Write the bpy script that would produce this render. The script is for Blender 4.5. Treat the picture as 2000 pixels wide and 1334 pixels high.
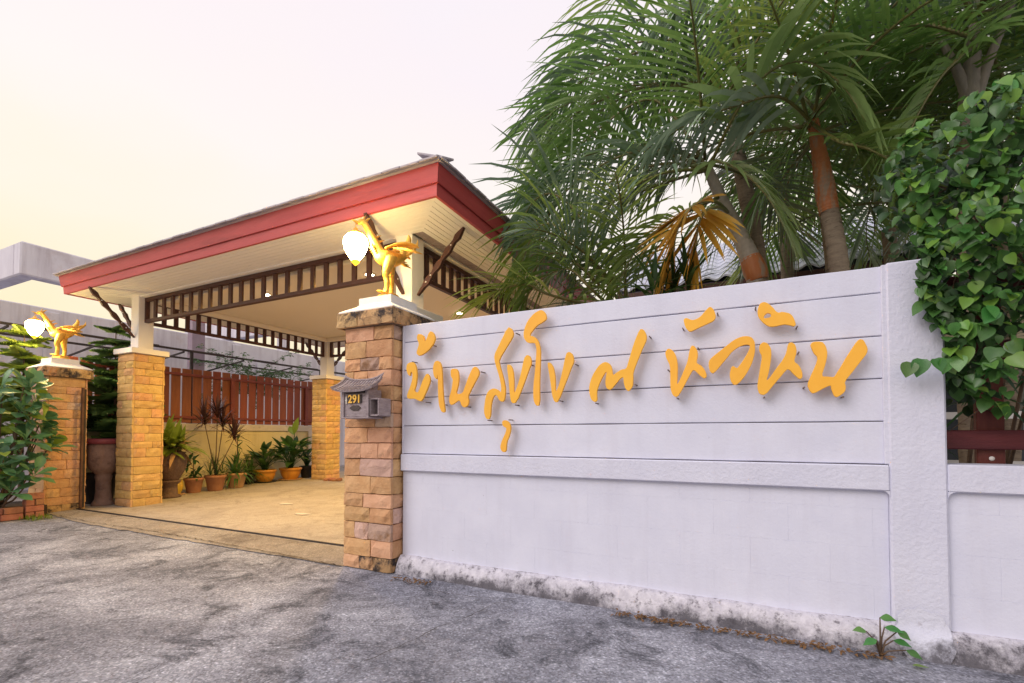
import bpy, bmesh, math, random
from mathutils import Vector, Matrix, noise
random.seed(7)
for o in list(bpy.data.objects): bpy.data.objects.remove(o)
sc = bpy.context.scene
COL = sc.collection
PI = math.pi
R = math.radians

# ------------------------------------------------------------------ camera
cam = bpy.data.cameras.new('camera')
cam.sensor_width = 36; cam.lens = 927/2000*36; cam.shift_y = 0.07836
cam.clip_start = 0.05; cam.clip_end = 2000
camo = bpy.data.objects.new('camera', cam); COL.objects.link(camo)
camo.location = (0, 0, 1.15); camo.rotation_euler = (R(91.5), 0, R(25.9))
sc.camera = camo

# ------------------------------------------------------------------ sky, sun, exposure
SUN_AZ, SUN_EL = -148.0, 36.0       # degrees from +Y towards +X, and above the horizon
w = bpy.data.worlds.new('World'); sc.world = w; w.use_nodes = True
nt = w.node_tree; nt.nodes.clear()
out = nt.nodes.new('ShaderNodeOutputWorld')
bg = nt.nodes.new('ShaderNodeBackground'); bg.inputs[1].default_value = 0.12
sky = nt.nodes.new('ShaderNodeTexSky'); sky.sky_type = 'NISHITA'; sky.sun_disc = False
sky.sun_elevation = R(SUN_EL); sky.sun_rotation = R(SUN_AZ); sky.air_density = 1.0; sky.dust_density = 2.0; sky.ozone_density = 2.0
# an even veil of evening cloud over the whole sky: peach at the horizon, rosy cream above, lavender overhead
tc = nt.nodes.new('ShaderNodeTexCoord'); sx = nt.nodes.new('ShaderNodeSeparateXYZ'); nt.links.new(tc.outputs['Generated'], sx.inputs[0])
mp = nt.nodes.new('ShaderNodeMapping'); mp.inputs['Scale'].default_value = (1.0, 1.0, 2.4)
nz = nt.nodes.new('ShaderNodeTexNoise'); nz.inputs['Scale'].default_value = 1.5; nz.inputs['Detail'].default_value = 4; nz.inputs['Roughness'].default_value = .45
nt.links.new(tc.outputs['Generated'], mp.inputs[0]); nt.links.new(mp.outputs[0], nz.inputs['Vector'])
ma = nt.nodes.new('ShaderNodeMath'); ma.operation = 'MULTIPLY_ADD'; ma.inputs[1].default_value = .50
mb_ = nt.nodes.new('ShaderNodeMath'); mb_.operation = 'SUBTRACT'; mb_.inputs[1].default_value = .25
nt.links.new(nz.outputs[0], ma.inputs[0]); nt.links.new(sx.outputs[2], ma.inputs[2]); nt.links.new(ma.outputs[0], mb_.inputs[0])
cr = nt.nodes.new('ShaderNodeValToRGB'); el_ = cr.color_ramp.elements
stops = [(.0,(1.0,.74,.36)),(.15,(1.0,.84,.53)),(.30,(1.0,.89,.72)),(.48,(1.0,.91,.86)),(.66,(.97,.88,.90)),(1.0,(.86,.86,1.0))]
el_[0].position = stops[0][0]; el_[0].color = (*stops[0][1],1); el_[1].position = 1; el_[1].color = (*stops[-1][1],1)
for p_, c_ in stops[1:-1]: e_ = el_.new(p_); e_.color = (*c_,1)
nt.links.new(mb_.outputs[0], cr.inputs[0])
vs = nt.nodes.new('ShaderNodeMix'); vs.data_type = 'RGBA'; vs.blend_type = 'MULTIPLY'; vs.inputs['Factor'].default_value = 1; vs.inputs['B'].default_value = (3.3,3.3,3.3,1)
nt.links.new(cr.outputs[0], vs.inputs['A'])
mx = nt.nodes.new('ShaderNodeMix'); mx.data_type = 'RGBA'; mx.inputs['Factor'].default_value = .94
nt.links.new(sky.outputs[0], mx.inputs['A']); nt.links.new(vs.outputs['Result'], mx.inputs['B'])
nt.links.new(mx.outputs['Result'], bg.inputs[0]); nt.links.new(bg.outputs[0], out.inputs[0])
sl = bpy.data.lights.new('sun', 'SUN'); sl.energy = .52; sl.angle = R(35); sl.color = (1, .92, .90)
so = bpy.data.objects.new('sun', sl); COL.objects.link(so)
d = Vector((math.sin(R(SUN_AZ))*math.cos(R(SUN_EL)), math.cos(R(SUN_AZ))*math.cos(R(SUN_EL)), math.sin(R(SUN_EL))))
so.rotation_euler = d.to_track_quat('Z', 'Y').to_euler(); so.location = (-6, -9, 9)
sc.view_settings.view_transform = 'Standard'; sc.view_settings.look = 'None'
sc.view_settings.gamma = 1; sc.view_settings.use_curve_mapping = False
sc.view_settings.exposure = 1.42
sc.cycles.max_bounces = 7; sc.cycles.diffuse_bounces = 4; sc.cycles.glossy_bounces = 2; sc.cycles.transmission_bounces = 4

# ------------------------------------------------------------------ materials
def mat(name, c1, c2=None, scale=6, rough=.7, bump=.0, bscale=None, metal=0, stretch=(1,1,1), c3=None, c3pos=.68, c3scale=2.0,
        var=0.0, spec=.3, emis=None, detail=6, trans=0, coat=0, extra=None, coord='P'):
    """noise between c1 and c2, blotches of c3, per-object brightness variation, relief"""
    m = bpy.data.materials.new(name); m.use_nodes = True
    t = m.node_tree; b = t.nodes['Principled BSDF']
    N = t.nodes.new; Lk = t.links.new
    b.inputs['Roughness'].default_value = rough; b.inputs['Metallic'].default_value = metal
    b.inputs['Specular IOR Level'].default_value = spec
    if coat: b.inputs['Coat Weight'].default_value = coat
    if coord == 'P': src = N('ShaderNodeNewGeometry').outputs['Position']
    else: src = N('ShaderNodeTexCoord').outputs['Object']
    mp = N('ShaderNodeMapping'); mp.inputs['Scale'].default_value = stretch; Lk(src, mp.inputs[0])
    c2 = c2 or c1
    nz = N('ShaderNodeTexNoise'); nz.inputs['Scale'].default_value = scale; nz.inputs['Detail'].default_value = detail
    nz.inputs['Roughness'].default_value = .62
    Lk(mp.outputs[0], nz.inputs['Vector'])
    rp = N('ShaderNodeValToRGB'); rp.color_ramp.elements[0].position = .32; rp.color_ramp.elements[1].position = .68
    rp.color_ramp.elements[0].color = (*c1, 1); rp.color_ramp.elements[1].color = (*c2, 1)
    Lk(nz.outputs[0], rp.inputs[0]); col = rp.outputs[0]
    if c3:
        n3 = N('ShaderNodeTexNoise'); n3.inputs['Scale'].default_value = c3scale; n3.inputs['Detail'].default_value = 8; n3.inputs['Roughness'].default_value = .7
        Lk(mp.outputs[0], n3.inputs['Vector'])
        r3 = N('ShaderNodeValToRGB'); r3.color_ramp.elements[0].position = c3pos-.06; r3.color_ramp.elements[1].position = c3pos+.06
        r3.color_ramp.elements[0].color = (0,0,0,1); r3.color_ramp.elements[1].color = (1,1,1,1)
        Lk(n3.outputs[0], r3.inputs[0])
        x3 = N('ShaderNodeMix'); x3.data_type = 'RGBA'; x3.inputs['B'].default_value = (*c3, 1)
        Lk(r3.outputs[0], x3.inputs['Factor']); Lk(col, x3.inputs['A']); col = x3.outputs['Result']
    if extra: col = extra(t, col, mp.outputs[0])
    if var:
        oi = N('ShaderNodeObjectInfo'); hs = N('ShaderNodeHueSaturation'); mr = N('ShaderNodeMapRange')
        mr.inputs['To Min'].default_value = 1-var; mr.inputs['To Max'].default_value = 1+var
        Lk(oi.outputs['Random'], mr.inputs[0]); Lk(mr.outputs[0], hs.inputs['Value'])
        m2 = N('ShaderNodeMath'); m2.operation = 'MULTIPLY'; m2.inputs[1].default_value = 7.31
        m3 = N('ShaderNodeMath'); m3.operation = 'FRACT'; m4 = N('ShaderNodeMapRange')
        m4.inputs['To Min'].default_value = .5-var*.07; m4.inputs['To Max'].default_value = .5+var*.07
        Lk(oi.outputs['Random'], m2.inputs[0]); Lk(m2.outputs[0], m3.inputs[0]); Lk(m3.outputs[0], m4.inputs[0]); Lk(m4.outputs[0], hs.inputs['Hue'])
        Lk(col, hs.inputs['Color']); col = hs.outputs[0]
    Lk(col, b.inputs['Base Color'])
    if bump:
        nb = N('ShaderNodeTexNoise'); nb.inputs['Scale'].default_value = bscale or scale*6; nb.inputs['Detail'].default_value = 6
        nb.inputs['Roughness'].default_value = .65
        Lk(mp.outputs[0], nb.inputs['Vector'])
        bp = N('ShaderNodeBump'); bp.inputs['Strength'].default_value = min(1, bump); bp.inputs['Distance'].default_value = .012
        Lk(nb.outputs[0], bp.inputs['Height']); Lk(bp.outputs[0], b.inputs['Normal'])
    if trans:
        tr = N('ShaderNodeBsdfTranslucent'); ms = N('ShaderNodeMixShader'); ms.inputs[0].default_value = trans
        hv = N('ShaderNodeHueSaturation'); hv.inputs['Value'].default_value = 1.7; hv.inputs['Hue'].default_value = .485
        Lk(col, hv.inputs['Color']); Lk(hv.outputs[0], tr.inputs['Color'])
        Lk(b.outputs[0], ms.inputs[1]); Lk(tr.outputs[0], ms.inputs[2])
        Lk(ms.outputs[0], t.nodes['Material Output'].inputs['Surface'])
    if emis:
        b.inputs['Emission Color'].default_value = (*emis[0], 1); b.inputs['Emission Strength'].default_value = emis[1]
    return m

def ground_extra(dark, light, speck):
    def f(t, col, vec):
        N = t.nodes.new; Lk = t.links.new
        n1 = N('ShaderNodeTexNoise'); n1.inputs['Scale'].default_value = .8; n1.inputs['Detail'].default_value = 11; n1.inputs['Roughness'].default_value = .76
        n1.inputs['Distortion'].default_value = .6
        Lk(vec, n1.inputs['Vector'])
        r1 = N('ShaderNodeValToRGB'); r1.color_ramp.elements[0].position = .44; r1.color_ramp.elements[1].position = .60
        Lk(n1.outputs[0], r1.inputs[0])
        x1 = N('ShaderNodeMix'); x1.data_type = 'RGBA'; x1.inputs['B'].default_value = (*light, 1)
        Lk(r1.outputs[0], x1.inputs['Factor']); Lk(col, x1.inputs['A'])
        n2 = N('ShaderNodeTexNoise'); n2.inputs['Scale'].default_value = 2.3; n2.inputs['Detail'].default_value = 10; n2.inputs['Roughness'].default_value = .82; n2.inputs['Distortion'].default_value = .8
        mo = N('ShaderNodeMapping'); mo.inputs['Location'].default_value = (7, 3, 0); Lk(vec, mo.inputs[0]); Lk(mo.outputs[0], n2.inputs['Vector'])
        r2 = N('ShaderNodeValToRGB'); r2.color_ramp.elements[0].position = .50; r2.color_ramp.elements[1].position = .62
        r2.color_ramp.elements[1].color = (.85, .85, .85, 1)
        Lk(n2.outputs[0], r2.inputs[0])
        x2 = N('ShaderNodeMix'); x2.data_type = 'RGBA'; x2.inputs['B'].default_value = (*dark, 1)
        Lk(r2.outputs[0], x2.inputs['Factor']); Lk(x1.outputs['Result'], x2.inputs['A'])
        v = N('ShaderNodeTexVoronoi'); v.inputs['Scale'].default_value = 95; Lk(vec, v.inputs['Vector'])
        r3 = N('ShaderNodeValToRGB'); r3.color_ramp.elements[0].position = 0; r3.color_ramp.elements[1].position = 1
        r3.color_ramp.elements[0].color = (1-speck,)*3+(1,); r3.color_ramp.elements[1].color = (1+speck,)*3+(1,)
        sp = N('ShaderNodeSeparateColor'); Lk(v.outputs['Color'], sp.inputs[0]); Lk(sp.outputs[0], r3.inputs[0])
        x3 = N('ShaderNodeMix'); x3.data_type = 'RGBA'; x3.blend_type = 'MULTIPLY'; x3.inputs['Factor'].default_value = 1
        Lk(x2.outputs['Result'], x3.inputs['A']); Lk(r3.outputs[0], x3.inputs['B'])
        v2 = N('ShaderNodeTexVoronoi'); v2.inputs['Scale'].default_value = 42; v2.inputs['Randomness'].default_value = 1; Lk(vec, v2.inputs['Vector'])
        r4 = N('ShaderNodeValToRGB'); r4.color_ramp.elements[0].position = .12; r4.color_ramp.elements[1].position = .36
        r4.color_ramp.elements[0].color = (1+speck*1.3,)*3+(1,); r4.color_ramp.elements[1].color = (1-speck*.35,)*3+(1,)
        Lk(v2.outputs['Distance'], r4.inputs[0])
        x4 = N('ShaderNodeMix'); x4.data_type = 'RGBA'; x4.blend_type = 'MULTIPLY'; x4.inputs['Factor'].default_value = 1
        Lk(x3.outputs['Result'], x4.inputs['A']); Lk(r4.outputs[0], x4.inputs['B'])
        return x4.outputs['Result']
    return f

def streak_extra(dark, amt, zscale=.35, xs=5, spots=0):
    """rain streaks and grime with shapes of their own"""
    def f(t, col, vec):
        N = t.nodes.new; Lk = t.links.new
        mo = N('ShaderNodeMapping'); mo.inputs['Scale'].default_value = (xs, xs, zscale); Lk(vec, mo.inputs[0])
        n = N('ShaderNodeTexNoise'); n.inputs['Scale'].default_value = 1.5; n.inputs['Detail'].default_value = 9; n.inputs['Roughness'].default_value = .7
        Lk(mo.outputs[0], n.inputs['Vector'])
        r = N('ShaderNodeValToRGB'); r.color_ramp.elements[0].position = .48; r.color_ramp.elements[1].position = .75
        r.color_ramp.elements[1].color = (amt,)*3+(1,)
        Lk(n.outputs[0], r.inputs[0])
        x = N('ShaderNodeMix'); x.data_type = 'RGBA'; x.inputs['B'].default_value = (*dark, 1)
        Lk(r.outputs[0], x.inputs['Factor']); Lk(col, x.inputs['A'])
        if not spots: return x.outputs['Result']
        ns = N('ShaderNodeTexNoise'); ns.inputs['Scale'].default_value = 26; ns.inputs['Detail'].default_value = 7; ns.inputs['Roughness'].default_value = .6; Lk(vec, ns.inputs['Vector'])
        rs = N('ShaderNodeValToRGB'); rs.color_ramp.elements[0].position = .70; rs.color_ramp.elements[1].position = .76; rs.color_ramp.elements[1].color = (spots,)*3+(1,)
        Lk(ns.outputs[0], rs.inputs[0])
        y = N('ShaderNodeMix'); y.data_type = 'RGBA'; y.inputs['B'].default_value = (dark[0]*.6,dark[1]*.6,dark[2]*.6,1)
        Lk(rs.outputs[0], y.inputs['Factor']); Lk(x.outputs['Result'], y.inputs['A'])
        return y.outputs['Result']
    return f

def mould_extra(t, col, vec):
    """black damp mould growing up from the pavement"""
    N = t.nodes.new; Lk = t.links.new
    n = N('ShaderNodeTexNoise'); n.inputs['Scale'].default_value = 5; n.inputs['Detail'].default_value = 10; n.inputs['Roughness'].default_value = .8
    Lk(vec, n.inputs['Vector'])
    n2 = N('ShaderNodeTexNoise'); n2.inputs['Scale'].default_value = 1.1; n2.inputs['Detail'].default_value = 2; Lk(vec, n2.inputs['Vector'])
    sp = N('ShaderNodeSeparateXYZ'); Lk(vec, sp.inputs[0])
    a = N('ShaderNodeMath'); a.operation = 'MULTIPLY_ADD'; a.inputs[1].default_value = -1.9; Lk(sp.outputs[2], a.inputs[0]); Lk(n.outputs[0], a.inputs[2])
    c = N('ShaderNodeMath'); c.operation = 'MULTIPLY_ADD'; c.inputs[1].default_value = .55; Lk(n2.outputs[0], c.inputs[0]); Lk(a.outputs[0], c.inputs[2])
    r = N('ShaderNodeValToRGB'); r.color_ramp.elements[0].position = .60; r.color_ramp.elements[1].position = .80; r.color_ramp.elements[1].color = (.9,.9,.9,1)
    Lk(c.outputs[0], r.inputs[0])
    x = N('ShaderNodeMix'); x.data_type = 'RGBA'; x.inputs['B'].default_value = (.075,.07,.085,1)
    Lk(r.outputs[0], x.inputs['Factor']); Lk(col, x.inputs['A'])
    return x.outputs['Result']

M = {}
M['road'] = mat('weathered_concrete', (.19,.194,.235), (.28,.283,.33), 14, .93, .9, 60, extra=ground_extra((.075,.077,.095), (.42,.43,.50), .34), spec=.15)
M['apron'] = mat('apron_concrete', (.25,.215,.19), (.33,.29,.25), 9, .92, .6, 70, extra=ground_extra((.15,.125,.11), (.36,.32,.285), .22), spec=.15)
M['drive'] = mat('driveway_concrete', (.33,.285,.245), (.39,.335,.285), 3, .85, .3, 60, extra=ground_extra((.26,.22,.185), (.43,.375,.32), .12), spec=.25)
M['wall'] = mat('white_wall_paint', (.625,.638,.775), (.685,.698,.83), 3.5, .75, .22, 55, c3=(.60,.58,.67), c3pos=.70, c3scale=3.5, extra=streak_extra((.47,.44,.52), .20, spots=.6))
M['column'] = mat('white_render', (.61,.62,.76), (.67,.68,.81), 2.2, .8, .55, 40, c3=(.57,.55,.65), c3pos=.70, c3scale=3, extra=streak_extra((.45,.43,.51), .22, spots=.7))
M['patch'] = mat('bare_plaster_patch', (.60,.61,.735), (.67,.68,.80), 10, .9, .7, 40, c3=(.40,.38,.44), c3pos=.64, c3scale=16, extra=mould_extra)
M['footing'] = mat('mouldy_footing', (.52,.50,.58), (.72,.70,.78), 22, .95, .9, 70, c3=(.24,.225,.26), c3pos=.60, c3scale=20, extra=mould_extra)
M['joint'] = mat('dark_wall_joint', (.22,.19,.22), (.34,.30,.34), 8, .95)  # plain dark backing that shows in the plank gaps
M['gold_paint'] = mat('yellow_letter_paint', (.88,.44,.045), (.92,.48,.06), 9, .5, .08, 90, var=.04, c3=(.70,.36,.06), c3pos=.70, c3scale=14)
M['pin'] = mat('rusty_pin', (.12,.09,.09), (.22,.17,.16), 20, .6, metal=.5)
M['stone_a'] = mat('split_sandstone', (.57,.315,.155), (.68,.42,.225), 9, .92, 1, 38, var=.11, c3=(.48,.27,.15), c3pos=.62, c3scale=7, spec=.15)
M['stone_b'] = mat('pink_sandstone', (.60,.33,.20), (.70,.42,.27), 9, .92, 1, 38, var=.10, c3=(.47,.28,.18), c3pos=.64, c3scale=8, spec=.15)
M['stone_c'] = mat('mouldy_sandstone', (.45,.27,.14), (.56,.36,.19), 8, .95, 1, 38, var=.2, c3=(.055,.045,.045), c3pos=.52, c3scale=6, spec=.15)
M['stone_d'] = mat('grey_sandstone', (.50,.34,.27), (.60,.42,.33), 9, .93, 1, 38, var=.2, c3=(.40,.24,.14), c3pos=.6, c3scale=7, spec=.15)
M['stone_y'] = mat('lamp_toned_sandstone', (.53,.335,.13), (.64,.43,.19), 9, .92, 1, 38, var=.10, c3=(.46,.28,.13), c3pos=.62, c3scale=7, spec=.15)  # carport stone, with the lamps' yellow put into its colour
M['mortar'] = mat('dark_mortar', (.28,.18,.12), (.36,.24,.16), 12, .95, .5, 50)
M['whitecap'] = mat('white_cap_paint', (.74,.72,.74), (.82,.80,.80), 7, .75, .3, 40, c3=(.50,.46,.45), c3pos=.68, c3scale=6)
M['cream'] = mat('cream_soffit_paint', (.86,.83,.79), (.89,.86,.82), 2.5, .6, .05, 40)
M['ceil'] = mat('cream_ceiling_paint', (.78,.70,.58), (.80,.72,.60), 1.4, .65, .04, 40)
M['postpaint'] = mat('white_post_paint', (.76,.72,.70), (.80,.77,.75), 3, .6, .1, 40)
M['fascia'] = mat('red_fascia_paint', (.42,.055,.062), (.48,.075,.08), 4, .42, .15, 30, stretch=(.4,.4,3), c3=(.37,.052,.055), c3pos=.62, c3scale=2.5, spec=.4, extra=streak_extra((.27,.045,.05), .6, 1.2, 1.2))
M['frieze'] = mat('dark_brown_wood', (.062,.026,.022), (.095,.04,.032), 14, .5, .3, 50)
M['roof'] = mat('carport_roof_tile', (.36,.33,.38), (.46,.42,.46), 5, .7, .3, 40, var=.1)
M['slat'] = mat('red_brown_fence_wood', (.20,.058,.034), (.27,.08,.045), 7, .6, .4, 40, stretch=(3,3,.35), var=.14)
M['frail'] = mat('dark_red_fence_rail', (.17,.04,.035), (.23,.058,.048), 7, .55, .3, 40)
M['yellowwall'] = mat('cream_yellow_render', (.62,.52,.30), (.68,.58,.36), 2.5, .85, .3, 45, c3=(.42,.34,.2), c3pos=.70, c3scale=2.6, extra=streak_extra((.30,.24,.15), .35, .3, 3))
M['coping'] = mat('grey_coping', (.50,.44,.40), (.60,.53,.48), 6, .85, .3, 45, c3=(.25,.22,.2), c3pos=.66, c3scale=4)
M['darkred'] = mat('maroon_stained_wood', (.085,.016,.022), (.15,.03,.036), 7, .45, .35, 45, stretch=(.35,3,3))
M['darkred_v'] = mat('maroon_stained_post', (.095,.02,.02), (.17,.042,.032), 7, .45, .35, 45, stretch=(3,3,.3))
M['gold'] = mat('gold_leaf_paint', (.85,.45,.06), (.95,.58,.12), 26, .38, .7, 70, metal=.55, c3=(.62,.28,.03), c3pos=.64, c3scale=22, spec=.5)
M['steel'] = mat('dark_steel', (.035,.03,.032), (.07,.055,.05), 12, .55, .1, metal=.3)
M['rust'] = mat('rust_brown_steel', (.10,.05,.035), (.17,.09,.06), 10, .6, .3, metal=.3)
M['conc_n'] = mat('raw_neighbour_concrete', (.62,.59,.66), (.70,.67,.73), 1.6, .92, .5, 18, c3=(.56,.51,.555), c3pos=.62, c3scale=1.2, extra=streak_extra((.33,.27,.31), .75, .16, 2.2))
M['post_n'] = mat('purplish_concrete', (.27,.21,.27), (.36,.29,.35), 3, .9, .5, 20)
M['awning'] = mat('pale_translucent_awning', (.60,.60,.68), (.72,.71,.77), 2, .6, .1, extra=streak_extra((.4,.38,.44), .5, .3, 2))
M['greywood'] = mat('weathered_grey_wood', (.27,.215,.235), (.42,.36,.385), 16, .8, .7, 50, stretch=(1,1,4), c3=(.15,.11,.12), c3pos=.62, c3scale=14)
M['darkwood'] = mat('dark_plaque', (.05,.04,.04), (.09,.07,.065), 20, .7)
M['digit'] = mat('gold_digits', (.80,.47,.09), (.88,.55,.14), 20, .35, metal=.5)
M['tree_white'] = mat('white_ornament', (.8,.75,.68), (.8,.75,.68), 5, .6)
M['bark'] = mat('palm_bark', (.20,.155,.12), (.31,.25,.19), 10, .9, .8, 40, stretch=(1,1,5), c3=(.10,.075,.06), c3pos=.6, c3scale=5)
M['shaft'] = mat('orange_crownshaft', (.36,.115,.04), (.42,.17,.07), 6, .55, .3, 30, stretch=(3,3,.8), c3=(.26,.19,.14), c3pos=.56, c3scale=3)
M['shaftgrey'] = mat('grey_sheath', (.30,.27,.24), (.40,.34,.29), 8, .7, .4, 30, stretch=(3,3,.8))
def green(name, a, b, **k):
    k.setdefault('rough', .38); k.setdefault('trans', .36); k.setdefault('spec', .55)
    return mat(name, a, b, k.pop('scale', 5), var=k.pop('var', .2), **k)
M['frond1'] = green('palm_leaf_deep', (.09,.18,.042), (.155,.26,.07), rough=.32)
M['frond2'] = green('palm_leaf_olive', (.15,.235,.055), (.22,.31,.075), rough=.32)
M['frond3'] = green('palm_leaf_bluish', (.125,.20,.125), (.21,.295,.20), trans=.15, rough=.28)
M['frond_lit'] = green('palm_leaf_lit_tone', (.17,.28,.10), (.26,.38,.15), rough=.3)  # paler copy for lit fronds, the light put into the leaf colour
M['frond_sheen'] = green('palm_leaf_sheen_tone', (.25,.34,.25), (.36,.45,.34), trans=.12, rough=.27)  # sky sheen on the leaflets put into the leaf colour
M['frondy'] = green('palm_leaf_dying', (.45,.26,.03), (.36,.24,.035), trans=.4)
M['stem'] = green('palm_rachis', (.13,.13,.04), (.19,.17,.06), trans=0)
M['creep1'] = green('creeper_leaf', (.055,.18,.04), (.10,.26,.06), trans=.22, var=.35, coord='O', scale=20)
M['creep2'] = green('lit_tone_creeper_leaf', (.11,.27,.04), (.17,.35,.06), trans=.3, var=.25)  # lit outer leaves, their brightness put into the colour
M['creep3'] = green('shaded_creeper_leaf', (.022,.07,.024), (.04,.11,.036), trans=.15, var=.3)  # inner leaves coloured darker to carry the shade within the creeper
M['shrub'] = green('glossy_shrub_leaf', (.06,.16,.07), (.10,.23,.10), trans=.2, var=.3, rough=.32)
M['lime'] = green('lime_leaf', (.16,.25,.03), (.23,.33,.05), trans=.25)
M['pineneedle'] = green('pine_needle_green', (.055,.13,.03), (.095,.18,.045), trans=.2, rough=.6)
M['pine_lamplit'] = green('lamp_toned_pine_needle', (.13,.20,.025), (.19,.26,.04), trans=.2, rough=.6)  # needle green brightened in colour to carry the nearby lamplight
M['potgreen'] = green('pot_plant_green', (.035,.10,.022), (.07,.16,.04))
M['potgreen2'] = green('pot_plant_dark_green', (.018,.06,.016), (.035,.09,.026))
M['purple'] = green('dark_purple_leaf', (.045,.018,.022), (.085,.03,.03), trans=.1)
M['dry'] = mat('dry_leaf_litter', (.13,.06,.032), (.24,.115,.055), 30, .9, var=.3)
M['twig'] = mat('brown_twig', (.09,.06,.045), (.15,.10,.07), 20, .9)
M['soil'] = mat('dark_soil', (.035,.025,.02), (.06,.045,.035), 20, .95, .8)
M['terra'] = mat('terracotta', (.30,.135,.075), (.40,.19,.11), 8, .85, .2, 40, c3=(.25,.15,.11), c3pos=.62, c3scale=5)
M['tan'] = mat('tan_clay', (.38,.22,.11), (.46,.28,.15), 8, .8, .2, 40)
M['glaze'] = mat('orange_glaze', (.46,.19,.025), (.56,.25,.04), 5, .3, .1, 30, coat=.3)
M['yglaze'] = mat('yellow_glaze', (.52,.34,.035), (.60,.40,.06), 5, .35, .1, 30, coat=.2)
M['darkpot'] = mat('dark_carved_clay', (.09,.055,.045), (.16,.10,.08), 14, .8, 1, 30)
M['blackpot'] = mat('black_plastic', (.018,.016,.02), (.03,.026,.03), 8, .5)
M['urn'] = mat('worn_brown_urn', (.17,.10,.085), (.26,.165,.14), 9, .85, .7, 35, c3=(.10,.06,.06), c3pos=.6, c3scale=6)
M['urnrim'] = mat('maroon_urn_rim', (.16,.03,.045), (.22,.05,.06), 8, .5, .1)
M['redbrick'] = mat('planter_red_brick', (.28,.11,.075), (.38,.17,.11), 12, .92, .8, 40, var=.25, c3=(.45,.36,.33), c3pos=.68, c3scale=8)
M['housewall'] = mat('house_wall_paint', (.62,.55,.42), (.68,.6,.47), 3, .8, .1)
M['rooftile'] = mat('pale_glazed_roof_tile', (.50,.52,.64), (.62,.64,.74), 4, .35, .05, var=.05, spec=.5)
M['rooftile_gap'] = mat('dark_tile_lap', (.07,.07,.10), (.12,.12,.16), 6, .8)
M['whiteframe'] = mat('white_frame', (.72,.70,.70), (.78,.76,.75), 4, .5)
M['glass'] = mat('window_glass', (.05,.06,.08), (.07,.08,.10), 2, .08, spec=.6)
M['globe'] = mat('lit_lamp_glass', (.9,.85,.7), rough=.3, emis=((1, .72, .27), 46))
M['globetip'] = mat('amber_lamp_tip', (.85,.45,.03), rough=.35, emis=((1,.55,.03), .8))
M['dl'] = mat('lit_downlight', (.9,.85,.7), rough=.3, emis=((1, .80, .5), 22))
M['hedge'] = green('distant_tree_leaf', (.035,.085,.025), (.06,.12,.04))

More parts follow.
